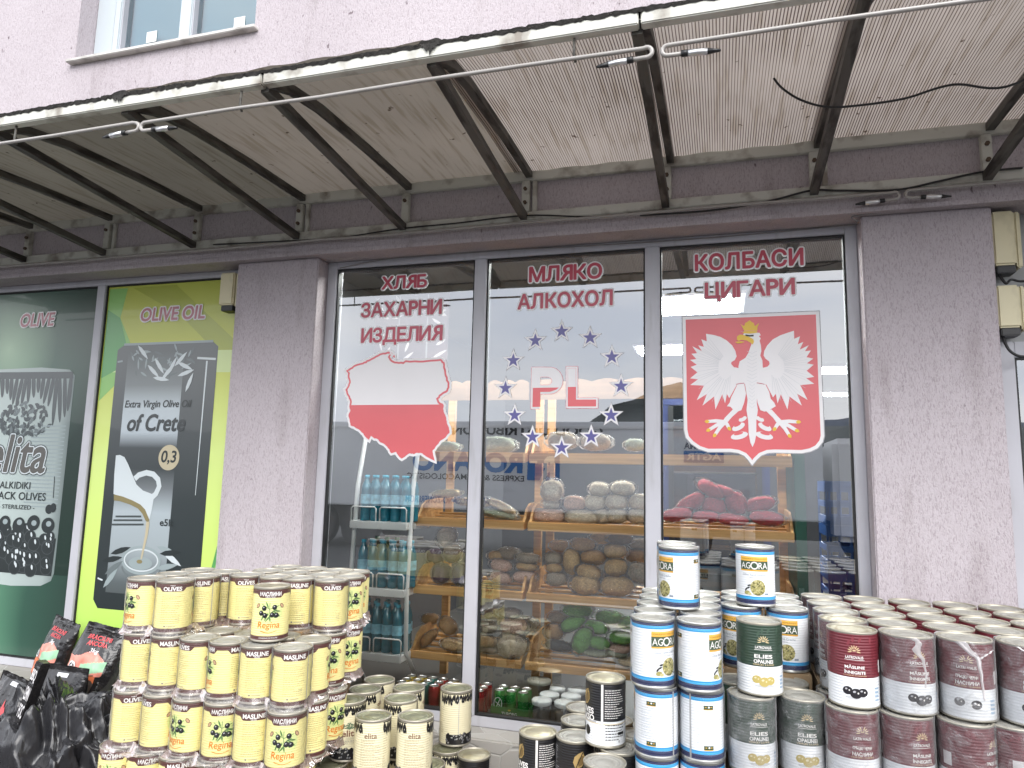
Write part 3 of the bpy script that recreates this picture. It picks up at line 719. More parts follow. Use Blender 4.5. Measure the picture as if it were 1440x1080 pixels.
LT = [(248, 186), (217, 222), (196, 262), (158, 268), (152, 318), (143, 358), (146, 405), (143, 480), (144, 524), (187, 624), (225, 660), (310, 686), (374, 645), (402, 610)]
LD = [.14, .16, .22, .15, .16, .18, .2, .22, .32, .28, .30, .34, .22]
LB = [(450, 525), (500, 515), (505, 420), (432, 406), (414, 385), (416, 372), (438, 360), (450, 335), (442, 300), (420, 262), (385, 230), (345, 207), (300, 194)]
lw = wing(LT, (380, 430), LD)
a.poly(E7(lw + LB), VW, 3)
RTp = [(828, 166), (868, 203), (890, 240), (925, 262), (940, 296), (955, 350), (958, 390), (962, 470), (962, 516), (918, 622), (880, 660), (786, 686), (720, 645), (690, 605)]
RB = [(645, 520), (590, 515), (590, 420), (655, 402), (668, 385), (664, 368), (640, 350), (628, 330), (632, 300), (652, 262), (690, 222), (740, 195), (790, 178)]
a.poly(E7(wing(RTp, (720, 430), LD) + RB), VW, 3)
# feather lines
for tips, rt in ((LT, (410, 400)), (RTp, (680, 395))):
    for i, t in enumerate(tips):
        for q in ((0.0,) if i in (0, 13) else (-.5, 0.0)):
            n = tips[max(i - 1, 0)]; e = (t[0] + (n[0] - t[0]) * -q, t[1] + (n[1] - t[1]) * -q)
            k0, k1 = .30, .86
            a.line(E7([(rt[0] + (e[0] - rt[0]) * k0, rt[1] + (e[1] - rt[1]) * k0), (rt[0] + (e[0] - rt[0]) * k1, rt[1] + (e[1] - rt[1]) * k1)]), lambda s: .0022 * (1 - .6 * s), VG, 4)
body = [(500, 182), (560, 176), (602, 180), (609, 196), (597, 202), (609, 216), (602, 232), (610, 262), (613, 300), (606, 330), (620, 362), (622, 402), (640, 470), (600, 515), (590, 520), (583, 640), (590, 690), (580, 760), (580, 850), (570, 900), (555, 934), (541, 905), (530, 850), (526, 760), (515, 690), (522, 620), (505, 520), (470, 470), (462, 402), (470, 368), (508, 345), (528, 312), (542, 270), (548, 256), (545, 236), (520, 228), (500, 215), (488, 200)]
a.poly(E7(body), VW, 5)
for k in range(16):
    yy = 300 + k * 24; dx = 26 if k < 9 else 12
    a.line(E7([(545 - dx, yy), (552, yy + 16), (558 + dx, yy)]), .0016, VG, 6)
thighL = [(455, 522), (500, 516), (512, 580), (500, 640), (482, 690), (455, 700), (430, 690), (410, 668), (386, 664), (404, 640), (412, 610)]
thighR = [(590, 516), (640, 520), (665, 570), (675, 615), (698, 640), (708, 664), (690, 675), (660, 692), (635, 700), (606, 690), (588, 640), (580, 580)]
a.poly(E7(thighL), VW, 6); a.poly(E7(thighR), VW, 6)
a.line(E7([(447, 520), (475, 514), (500, 512)]), .003, VD, 7); a.line(E7([(583, 510), (612, 514), (634, 520)]), .003, VD, 7)
a.poly(E7([(425, 685), (468, 692), (420, 735), (390, 770), (350, 775), (372, 740)]), VW, 5); a.poly(E7([(640, 692), (680, 685), (730, 740), (755, 765), (715, 775), (690, 740)]), VW, 5)
for toes in (((372, 768), [(255, 765), (264, 822), (305, 856), (402, 812)]), ((735, 770), [(858, 768), (848, 825), (800, 860), (700, 815)])):
    (ox, oy), ts = toes
    for tx, ty in ts:
        a.line(E7([(ox, oy), ((ox + tx) / 2, (oy + ty) / 2 - 6), (tx, ty)]), lambda s: .020 - .005 * s, VW, 6)
        dx, dy = tx - ox, ty - oy; l = hypot(dx, dy)
        a.leaf(*E7([(tx, ty)])[0], .024, .017, atan2(-dy, dx), VY, 7)
for cx_, cy_, rx, ry, r0 in ((490, 748, 26, 14, .5), (462, 800, 42, 20, .5), (468, 858, 52, 22, .25), (604, 748, 26, 14, -.5), (636, 800, 42, 20, -.5), (632, 858, 52, 22, -.25)):
    c = E7([(cx_, cy_)])[0]; k = 3.65 / 4.696 / FPX
    a.ell(c[0], c[1], rx * k, ry * k, VW, 4, r0)
    a.ell(c[0] + (-.004 if cx_ < 550 else .004), c[1] + .010, rx * k * .55, ry * k * .38, VR, 5, r0)
a.poly(E7([(488, 182), (500, 168), (482, 130), (472, 122), (500, 136), (506, 116), (518, 110), (535, 98), (552, 110), (563, 116), (570, 136), (599, 116), (588, 140), (584, 180), (535, 186)]), VY, 7)
a.poly(E7([(452, 205), (470, 192), (500, 194), (535, 208), (560, 222), (565, 240), (555, 258), (540, 244), (515, 230), (480, 226), (462, 234), (452, 224)]), VY, 6)
a.poly(E7([(440, 240), (470, 236), (505, 240), (478, 249), (455, 250)]), VY, 6)
a.line(E7([(508, 196), (535, 200), (562, 198)]), .008, mat('vinyl_black', (.02, .02, .02), .4), 7)
a.line(E7([(476, 172), (530, 166), (590, 168)]), .002, VP, 8)
sticker('eagle_shield', a, 'red shield sticker with a crowned white eagle on the right pane')

# ------------------------------------------------------------------ posters on the left windows
def grad_mat(name, stops, kind='z', cen=(0, 0, 0), size=1.0, noise=0.0):
    """printed colour gradient of a poster"""
    mt, n, b = _nt(name); nd, lk = n.nodes, n.links.new
    t = nd.new('ShaderNodeTexCoord'); q = nd.new('ShaderNodeMapping'); q.inputs['Location'].default_value = [-c / size for c in cen]; q.inputs['Scale'].default_value = (1 / size,) * 3
    lk(t.outputs['Object'], q.inputs['Vector'])
    if kind == 'r':
        ln = nd.new('ShaderNodeVectorMath'); ln.operation = 'LENGTH'; lk(q.outputs[0], ln.inputs[0]); src = ln.outputs['Value']
    else:
        sp = nd.new('ShaderNodeSeparateXYZ'); lk(q.outputs[0], sp.inputs[0]); src = sp.outputs[{'x': 'X', 'z': 'Z'}[kind]]
    if noise:
        nz = nd.new('ShaderNodeTexNoise'); nz.inputs['Scale'].default_value = 2.0; nz.inputs['Detail'].default_value = 3; lk(t.outputs['Object'], nz.inputs['Vector'])
        ma = nd.new('ShaderNodeMath'); ma.operation = 'MULTIPLY_ADD'; ma.inputs[1].default_value = noise; lk(nz.outputs['Fac'], ma.inputs[0]); lk(src, ma.inputs[2]); src = ma.outputs[0]
    r = nd.new('ShaderNodeValToRGB'); e = r.color_ramp.elements
    while len(e) < len(stops): e.new(0.5)
    for k, (p, c) in zip(e, stops): k.position = p; k.color = (*c, 1)
    lk(src, r.inputs['Fac']); lk(r.outputs[0], b.inputs['Base Color']); b.inputs['Roughness'].default_value = 0.28; b.inputs['Coat Weight'].default_value = 0.3; b.inputs['Coat Roughness'].default_value = 0.03
    return mt
PC = dict(rough=.3, coat=.5)
INK = mat('poster_ink', (0.018, 0.025, 0.026), **PC); INKG = mat('poster_dark_grey', (0.055, 0.068, 0.07), **PC); PGR = mat('poster_grey', (0.30, 0.36, 0.37), **PC); PLG = mat('poster_light', (0.60, 0.66, 0.68), **PC); PMID = mat('poster_mid', (.14, .17, .175), **PC)
BEI = mat('poster_beige', (0.50, 0.44, 0.30), **PC); OIL = mat('poster_oil', (0.24, 0.20, 0.09), **PC); RDT = mat('poster_red_text', (0.38, 0.10, 0.13), **PC); PWH = mat('poster_white', (.74, .72, .72), **PC)
zq = lambda px, py: (aty(px, py, 0).x, aty(px, py, 0).z)
# poster A
a = Art(); g0 = zq(30, 480)
BGA = grad_mat('green_poster_glow', [(0, (.46, .64, .43)), (.24, (.26, .40, .27)), (.50, (.055, .12, .085)), (1, (.010, .028, .02))], 'r', (g0[0] - .1, 0, g0[1] - .05), 0.95, .12)
a.rect(-5.12, .415, -3.986, 2.813, BGA, 1)
BGB = grad_mat('green_poster_floor', [(0, (.02, .045, .035)), (.40, (.03, .085, .06)), (.85, (.14, .34, .21)), (1, (.12, .30, .18))], 'x', (-3.98, 0, 0), -1.0, .1)
a.rect(-5.12, .415, -3.986, .93, BGB, 2)
TINB = grad_mat('poster_tin_body', [(0, (.10, .13, .13)), (.12, (.33, .39, .38)), (.5, (.46, .54, .52)), (.8, (.52, .6, .58)), (1, (.3, .36, .35))], 'x', (zq(100, 650)[0], 0, 0), -1.1)
xr, zt, zb = zq(106, 530)[0], zq(60, 521)[1], zq(60, 816)[1]
xl = xr - 1.02
a.poly([(xl, zb + .02), (xl + .1, zb - .03), (xr - .35, zb - .05), (xr - .1, zb - .035), (xr - .02, zb), (xr, zb + .05), (xr, zt - .04), (xr - .05, zt), (xr - .3, zt + .02), (xl, zt + .01)], TINB, 3)
for k in range(26):   # dangling olives of the printed tin
    x = xr - .03 - k * .04; h = .10 + .10 * abs(sin(k * 2.7)) + (.13 if k < 4 else 0)
    a.ell(x, zt - .03 - h / 2, .018, h / 2 + .02, INKG, 4, .15 * sin(k)); 
a.poly([(xl, zt - .05), (xr - .012, zt - .06), (xr - .02, zt - .015), (xl, zt)], INKG, 5)
rnd = random.Random(3)
zo = zq(40, 735)[1]
a.poly([(xl, zb + .03), (xr - .02, zb + .03), (xr - .012, zo - .09), (xl, zo - .09)], INK, 4)
for k in range(75):
    x = xr - .05 - rnd.random() * .95; z = zb + .06 + rnd.random() * (zo - zb - .1); r = rnd.uniform(.035, .055)
    a.ell(x, z, r, r * .9, INKG, 5 + k % 3, 0, 14); a.ell(x, z, r * .9, r * .8, INK, 5 + k % 3, 0, 14); a.ell(x + r * .2, z + r * .3, r * .16, r * .32, PLG, 8, .3, 8)
for k in range(6): a.ell(xr - .09 - k * .125, zo - .01 + .012 * sin(k * 2), .055, .05, INK, 8, .3 * k); a.ell(xr - .085 - k * .125, zo, .022, .018, PGR, 9)
for k in range(120):
    t_ = rnd.random() * 2 * pi; q = sqrt(rnd.random()); c = zq(34, 594); a.leaf(c[0] + q * .25 * cos(t_), c[1] + q * .15 * sin(t_) * (1 if sin(t_) > 0 else .6), .05, .025, rnd.random() * 3, INKG if k % 3 else PMID, 5 + k % 2)
for k in range(22): zz = zq(60, 600 + k * 5.4)[1]; a.rect(xr - .32, zz, xr - .03, zz + .008, PGR, 5)
b_ = pxbox(-14, 612, 66, 664); a.btext('elita', *b_, INKG, 8, .019, 14, .18); a.btext('elita', *b_, PLG, 9, .013, 14, .18); a.btext('elita', *b_, mat('poster_brown', (.10, .095, .085), **PC), 10, .005, 8, .18)
for s_, bx in (('CHALKIDIKI', (-14, 677, 44, 687)), ('PITTED BLACK OLIVES', (-54, 691, 66, 702)), ('IN BRINE - STERILIZED -', (-34, 709, 50, 715))):
    b_ = pxbox(*bx); a.text(s_, b_[0], b_[1], b_[2], b_[3], INK, 8, .01)
a.line([zq(78, 670), zq(76, 700)], .006, INK, 7); a.ell(*zq(70, 716), .03, .03, INK, 8); a.ell(*zq(76, 714), .025, .03, INK, 8)
b_ = pxbox(31, 441, 78, 459); a.btext('OLIVE', *b_, PWH, 9, .011, 14, .12); a.btext('OLIVE', *b_, RDT, 10, .003, 6, .12)
sticker('window_poster', a, 'dark green window poster of a large olive tin at the left edge', 'poster', 'posters filling the left windows')
# poster B
a = Art()
BGL = grad_mat('lime_poster_print', [(0, (.38, .74, .13)), (.3, (.58, .78, .17)), (.6, (.66, .80, .26)), (.85, (.56, .60, .08)), (1, (.47, .52, .07))], 'z', (0, 0, .4), 2.42, .12)
a.rect(-3.897, .415, -2.862, 2.813, BGL, 1)
LGD = mat('lime_dark', (.10, .36, .10), **PC); LGM = mat('lime_mid', (.24, .52, .12), **PC); LGL = mat('lime_pale', (.58, .70, .30), **PC)
a.poly([(-3.89, 2.80), (-3.74, 2.80), (-3.78, 2.6), (-3.60, 2.3), (-3.89, 2.05)], LGM, 2); a.poly([(-3.89, 2.66), (-3.78, 2.6), (-3.66, 2.3), (-3.89, 2.2)], LGD, 3)
a.poly([(-2.87, .42), (-3.05, .42), (-2.87, 1.25)], LGD, 2); a.poly([(-2.87, 1.1), (-3.10, .6), (-3.0, .6), (-2.87, .9)], LGM, 3)
a.poly([(-3.7, 2.8), (-3.35, 2.8), (-2.87, 2.42), (-2.87, 2.24), (-3.3, 2.6)], mat('lime_olive', (.37, .42, .04), **PC), 2)
a.poly([(-3.89, 2.38), (-2.87, 2.36), (-2.87, 2.22), (-3.89, 2.24)], LGL, 2)
T = lambda l: PX([(130 + x / 4.155, 620 + y / 4.155) for x, y in l]); U_ = lambda l: PX([(130 + x / 4.152, 380 + y / 4.152) for x, y in l])
t0, t1 = zq(167, 486), zq(308, 483); tb = zq(150, 856)[1]
x0, x1 = t0[0], t1[0]
TG = grad_mat('poster_tin_dark', [(0, (.02, .028, .03)), (.4, (.03, .04, .042)), (.75, (.075, .085, .088)), (1, (.13, .145, .15))], 'z', (0, 0, tb), t0[1] - tb)
a.poly([(x0, tb + .05), (x0 + .04, tb), (x1 - .03, tb), (x1, tb + .04), (x1, t0[1] - .03), (x1 - .04, t0[1]), (x0 + .05, t0[1]), (x0, t0[1] - .03)], TG, 4)
PN = grad_mat('poster_tin_panel', [(0, (.05, .06, .06)), (.1, (.10, .12, .125)), (.22, (.33, .38, .40)), (.36, (.40, .46, .49)), (.45, (.16, .18, .19)), (.52, (.045, .055, .058)), (.6, (.06, .07, .075)), (.66, (.46, .52, .56)), (.76, (.46, .52, .55)), (.84, (.2, .225, .23)), (1, (.10, .115, .12))], 'z', (0, 0, tb), t0[1] - tb)
a.rect(x0 + .09, tb + .10, x1 - .25, t0[1] - .045, PN, 5)
a.line([(x1 - .075, t0[1] - .12), (x1 - .08, t0[1] - .95)], lambda s: .012 * (1 - .7 * s), PLG, 6); a.line([(x1 - .15, t0[1] - .10), (x1 - .01, t0[1] - .11)], .014, PLG, 6); a.line([(x0 + .01, t0[1] - .11), (x0 + .05, t0[1] - .105)], .012, PGR, 6)
a.line([(x0 + .02, tb + .18), (x0 + .06, tb + .17)], .01, PLG, 6); a.line([(x0 + .05, t0[1] + .004), (x1 - .04, t0[1] + .004)], .015, PGR, 6)
for k in range(46):
    c = U_([(rnd.uniform(230, 600), rnd.uniform(445, 560) + (60 if rnd.random() < .4 else 0))])[0]; a.leaf(c[0], c[1], rnd.uniform(.04, .09), .014, rnd.uniform(-1.2, 1.9), PGR if k % 2 else PMID, 6 + k % 2)
for (x_, y_, r_) in ((360, 590, -.7), (395, 560, -.9), (405, 635, -.15), (440, 600, .9), (470, 560, 1.1), (520, 520, .8), (550, 600, .3), (570, 655, 1.2), (545, 560, -.4), (300, 480, -.8)): c = U_([(x_, y_)])[0]; a.leaf(*c, .13, .026, r_, PLG, 8)
b_ = pxbox(177, 563, 270, 576); a.btext('Extra Virgin Olive Oil', *b_, INK, 9, .0015, 4, .2)
b_ = pxbox(181, 583, 261, 606); a.btext('of Crete', *b_, INK, 9, .004, 8, .22)
c = zq(238.5, 643.5); a.ell(*c, .079, .079, BEI, 7, 0, 32); a.ctext('0,3', c[0], c[1], .088, INK, 9, .02, .1, .115)
a.poly(T([(128, 310), (132, 200), (142, 85), (165, 82), (192, 95), (215, 140), (235, 190), (262, 255), (300, 290), (352, 310), (362, 340), (350, 410), (335, 468), (318, 470), (310, 440), (285, 395), (240, 352), (180, 330)]), PLG, 7)
a.poly(T([(130, 312), (185, 326), (240, 348), (285, 372), (312, 400), (338, 462), (330, 475), (316, 468), (296, 425), (270, 395), (225, 372), (165, 352), (130, 348)]), OIL, 8)
a.line(T([(252, 222), (275, 200), (320, 186), (360, 195), (388, 225), (395, 265), (375, 310), (352, 330)]), .035, PLG, 8)
a.line(T([(329, 472), (322, 540), (305, 620), (290, 690)]), lambda s: .026 - .014 * s, BEI, 9)
a.ring(*T([(288, 697)])[0], .150, .088, .016, PGR, 8); a.ring(*T([(288, 697)])[0], .132, .07, .01, PLG, 8); a.ell(*T([(285, 715)])[0], .09, .04, PGR, 8); a.ell(*T([(280, 705)])[0], .022, .012, OIL, 10)
a.ring(*T([(288, 740)])[0], .15, .075, .012, PMID, 7, pi, 2 * pi)
for (x_, y_, r_, mt) in ((440, 640, -.25, PGR), (470, 690, -.5, PLG), (440, 735, .2, PGR), (130, 740, .6, PMID), (110, 800, .9, PGR), (170, 640, .3, INK), (120, 690, .2, INK), (460, 655, .1, INK)): c = T([(x_, y_)])[0]; a.leaf(*c, .16, .035, r_, mt, 8)
for k, (xa, xb, yy) in enumerate(((140, 290, 441), (128, 296, 463), (112, 304, 488))): c0, c1 = T([(xa, yy)])[0], T([(xb, yy)])[0]; a.line([c0, c1], .011, INKG, 8)
b_ = pxbox(226, 730, 245, 740); a.text('e5lt', *b_, INK, 9, .02)
b_ = pxbox(200, 432, 289, 450); a.btext('OLIVE OIL', *b_, PWH, 9, .011, 14, .1); a.btext('OLIVE OIL', *b_, RDT, 10, .003, 6, .1)
sticker('window_poster', a, 'lime green window poster of a black olive oil tin left of the pillar', 'poster', 'posters filling the left windows')

# ------------------------------------------------------------------ across the street (seen reflected in the glass)
def vx(px, py, D=12.0): q = aty(px, py, D); return q.x, q.z
TB = mat('truck_body_panel', (0.78, 0.80, 0.82), 0.4, var=(.8, .05)); TD = mat('truck_dark', (.02, .02, .022), .5); TBL = mat('truck_blue', (.02, .17, .48), .4)
zt_, zb_ = vx(800, 592)[1], vx(800, 722)[1]
trk = thing('delivery_truck', 'long grey delivery truck across the street, reflected in the shop glass', 'truck', (-2.5, -13.2, -.14))
tr0 = -.14
bb = MB().use(TB).box(-8.5, 4.5, -1.2, 1.2, zb_ - tr0, zt_ - tr0, .03); bb.use(WHITE).box(-8.5, 4.5, 1.2005, 1.22, zt_ - tr0 - .16, zt_ - tr0 - .10)
bo = bb.build('cargo_box', trk)
MB().use(WHITE).box(4.7, 6.8, -1.15, 1.15, .6, 2.7, .12).build('cab', trk)
MB().use(TD).box(-8.3, 6.2, -.5, .5, .55, zb_ - tr0 - .002).build('chassis', trk)
for wx in (-7.2, -6.0, 1.8, 5.6):
    for wy in (-1.0, 1.0): MB().use(TD).tube([(wx, wy - .15, .5), (wx, wy + .15, .5)], .5, 20).build('wheel', trk)
a = Art()
def ttext(s_, pxl, pxr, pyt, pyb, mt, off=.02):
    """pxl is where the word starts for a reader across the street (right side in the mirror)"""
    xa, xb = vx(pxl, (pyt + pyb) / 2)[0], vx(pxr, (pyt + pyb) / 2)[0]; za, zb2 = vx((pxl + pxr) / 2, pyb)[1], vx((pxl + pxr) / 2, pyt)[1]
    a.text(s_, -xa, za, -xb, zb2, mt, 1, off)
ttext('GOOD DISTRIBUTION', 848, 636, 598, 612, TD, .03); ttext('ROSANO', 736, 580, 636, 664, TBL, .05); ttext('EXPRESS & FARMACOLOGISTIC', 738, 572, 667, 675, TD, .01); ttext('WWW.ROSANO-ZONERI.ROM', 690, 570, 698, 708, TBL, .02)
xa, za = vx(786, 676); xb, zb2 = vx(743, 634)
a.rect(-xa, za, -xb, zb2, TBL, 1); a.text('R', -xa + .12, za + .0, -xb - .28, zb2 - .12, TB, 2, .05); a.rect(-xb - .22, zb2 - .28, -xb - .06, zb2 - .22, TB, 2)
ttext('PHARMA', 1010, 962, 622, 632, TD, .02); xa, za = vx(1018, 652); xb, zb2 = vx(962, 634); a.rect(-xa, za, -xb, zb2, TBL, 1); a.text('AGTR', -xa + .05, za + .05, -xb - .05, zb2 - .05, WHITE, 2, .03)
YT = -12.0 + .002
lo = link('side_lettering', a.mesh('side_lettering', lambda u, v, l: (-u + 2.5, 1.2 + .004 + l * .004, v - tr0)), trk)
# hills and far mountains
def hill(nm, y, x0, x1, hf, col, dep):
    mt = mat(nm + '_forest', col, .95, var=(.06, .35), bump=[((.5, .5, .5), .6, 1.0)]); s = MB().use(mt); n = 90; rows = []
    for j in range(7):
        yy = y - dep * j / 6; k = sin(pi / 2 * min(1, j / 4)) if j <= 4 else 1 - (j - 4) * .1
        rows.append([s.bm.verts.new((x0 + (x1 - x0) * i / n, yy, -1 + (hf((i / n)) + 3 * sin(i * 1.9 + j) + 1.2 * sin(i * 7.3)) * k)) for i in range(n + 1)])
    for a_, b_ in zip(rows, rows[1:]):
        for i in range(n): s.face([a_[i], a_[i + 1], b_[i + 1], b_[i]], True)
    return struct(s.build(nm))
hill('wooded_hill', -330, -420, 700, lambda t: 14 + 40 * math.exp(-((t - .345) / .045) ** 2) + 20 * math.exp(-((t - .47) / .09) ** 2), (.022, .03, .03), 120)
hill('far_mountain', -850, -1500, 1100, lambda t: 74 + 14 * sin(t * 9 + 1) + 9 * sin(t * 23), (.035, .05, .085), 200)  # bluish: distance haze is put into the mountain colour
# overhead wires on two poles
pole_x = (-34, 30)
for x in pole_x:
    t = thing('utility_pole', 'concrete utility pole across the street, ' + ('far left' if x < 0 else 'far right'), 'pole', (x, -10.2, -.14), 0, 'poles carrying the street wires')
    MB().use(KERB).tube([(0, 0, 0), (0, 0, 9)], lambda q: .16 - .05 * q, 10).build('shaft', t); MB().use(STEEL).box(-.06, .06, -.9, .9, 7.2, 7.32).build('cross_arm', t)
for k, (y, z) in enumerate(((-10.9, 7.1), (-9.5, 6.1), (-10.2, 8.2))):
    cable([(pole_x[0], y, z), (-2, y, z - .5), (pole_x[1], y, z)], .012, ('lowest', 'middle', 'highest')[(1, 0, 2)[k]] + ' street wire strung across the road in front of the hills', 'overhead_wire')
# bare shrub by the truck
# ------------------------------------------------------------------ tins
SEG = 40
def lab_mat(n, c, ribs=0.35, rough=.38, coat=.25): return mat(n, c, rough, ribs=ribs, coat=coat)
TINB_ = mat('tin_side_metal', (0.40, 0.37, 0.31), 0.4, 0.5); TINR = mat('tin_rim_gold', (0.38, 0.355, 0.29), 0.4, 0.5)
LIDG = mat('tin_lid_gold', (0.50, 0.46, 0.33), 0.42, 0.75, bump=[((9, 9, 9), .12, .01)])
LIDO = mat('tin_lid_olive', (0.30, 0.30, 0.20), 0.42, 0.7, bump=[((9, 9, 9), .12, .01)])
LIDP = mat('tin_lid_pale', (0.36, 0.35, 0.315), 0.5, 0.3, stain=((18, 18, 18), .5, .75, (.52, .52, .50), .5), bump=[((22, 22, 22), .35, .01)])
def can_meshes(nm, r, h, art, lid, rim, seg=SEG, rr=None):
    b = MB().use(rim)
    b.lathe([(0, .004), (r * .9, .004), (r - .003, .0), (r + .0008, .0015), (r + .0012, .005), (r - .0006, .0085), (r - .0012, .012), (r - .0012, h - .012), (r - .0006, h - .0085), (r + .0012, h - .005), (r + .0008, h - .0015), (r - .0012, h), (r - .0032, h - .0008), (r - .0042, h - .006)], seg)
    body = b.mesh('body')
    l = MB().use(lid); z = h - .006
    l.lathe([(r - .0043, z), (r * .86, z - .0004), (r * .845, z + .0016), (r * .80, z + .0016), (r * .785, z), (r * .68, z), (r * .665, z + .0014), (r * .61, z + .0014), (r * .595, z), (r * .42, z), (r * .40, z + .001), (0, z + .001)], seg)
    lidm = l.mesh('lid')
    C = 2 * pi * r
    lab = art.mesh('label', lambda u, v, ly: ((r + .0002 + ly * .00035) * sin(u / r), -(r + .0002 + ly * .00035) * cos(u / r), v), [(-.5 + k / seg) * C for k in range(1, seg)])
    return dict(r=r, h=h, body=body, lid=lidm, label=lab)
FILM = {}
def film_mat(name, amt, col=(.85, .85, .86), ior=1.3):
    mt = bpy.data.materials.new(name); mt.use_nodes = True; n = mt.node_tree; n.nodes.clear(); nd, lk = n.nodes, n.links.new
    o = nd.new('ShaderNodeOutputMaterial'); t = nd.new('ShaderNodeTexCoord')
    tr = nd.new('ShaderNodeBsdfTransparent'); gl = nd.new('ShaderNodeBsdfGlossy'); df = nd.new('ShaderNodeBsdfDiffuse')
    gl.inputs['Roughness'].default_value = .16; df.inputs['Color'].default_value = (*col, 1)
    nz = nd.new('ShaderNodeTexNoise'); nz.inputs['Scale'].default_value = 16; nz.inputs['Detail'].default_value = 4; nz.inputs['Distortion'].default_value = 1.5; lk(t.outputs['Object'], nz.inputs['Vector'])
    bp = nd.new('ShaderNodeBump'); bp.inputs['Strength'].default_value = .9; bp.inputs['Distance'].default_value = .012; lk(nz.outputs['Fac'], bp.inputs['Height'])
    lk(bp.outputs[0], gl.inputs['Normal']); lk(bp.outputs[0], df.inputs['Normal'])
    m1 = nd.new('ShaderNodeMixShader'); m1.inputs[0].default_value = .55; lk(gl.outputs[0], m1.inputs[1]); lk(df.outputs[0], m1.inputs[2])
    fr = nd.new('ShaderNodeFresnel'); fr.inputs['IOR'].default_value = ior
    rp = nd.new('ShaderNodeValToRGB'); rp.color_ramp.elements[0].position = .42; rp.color_ramp.elements[1].position = .72
    rp.color_ramp.elements[0].color = (amt * .55,) * 3 + (1,); rp.color_ramp.elements[1].color = (amt * 1.8,) * 3 + (1,); lk(nz.outputs['Fac'], rp.inputs['Fac'])
    ad = nd.new('ShaderNodeMath'); ad.operation = 'ADD'; ad.use_clamp = True; lk(fr.outputs[0], ad.inputs[0]); lk(rp.outputs[0], ad.inputs[1])
    m2 = nd.new('ShaderNodeMixShader'); lk(ad.outputs[0], m2.inputs[0]); lk(tr.outputs[0], m2.inputs[1]); lk(m1.outputs[0], m2.inputs[2]); lk(m2.outputs[0], o.inputs['Surface'])
    return mt
FILMW = film_mat('shrink_film', .14); FILMV = film_mat('shrink_film_thin', .02, (1, 1, 1), 1.12); FILMC = film_mat('crumpled_film', .13, (.34, .25, .23))
def film_sleeve(r, h, seg=36, amp=.0012, fm=None):
    m_ = MB().use(fm or FILMW); rows = []
    for j in range(10):
        z = .004 + (h - .004) * j / 9; rows.append([m_.bm.verts.new(((r + .0042 + amp * sin(k * 1.3 + j * 2.1) * sin(k * .7 - j)) * sin(2 * pi * k / seg), -(r + .0042 + amp * sin(k * 1.3 + j * 2.1) * sin(k * .7 - j)) * cos(2 * pi * k / seg), z)) for k in range(seg)])
    for a_, b_ in zip(rows, rows[1:]):
        for k in range(seg): m_.face([a_[k], a_[(k + 1) % seg], b_[(k + 1) % seg], b_[k]], True)
    return m_.mesh('film')

GT = mat('label_text_grey', (.22, .21, .20), .5)
def textlines(a, cx_, z0, z1, wd, mt, n, lay=2, seed=1, hgt=.0011):
    r_ = random.Random(seed)
    for k in range(n):
        z = z1 - (z1 - z0) * k / max(1, n - 1); q = wd * r_.uniform(.55, 1)
        x = cx_ - wd / 2
        while x < cx_ - wd / 2 + q:
            l = r_.uniform(.004, .011); a.rect(x, z, min(x + l, cx_ - wd / 2 + q), z + hgt, mt, lay); x += l + .0018
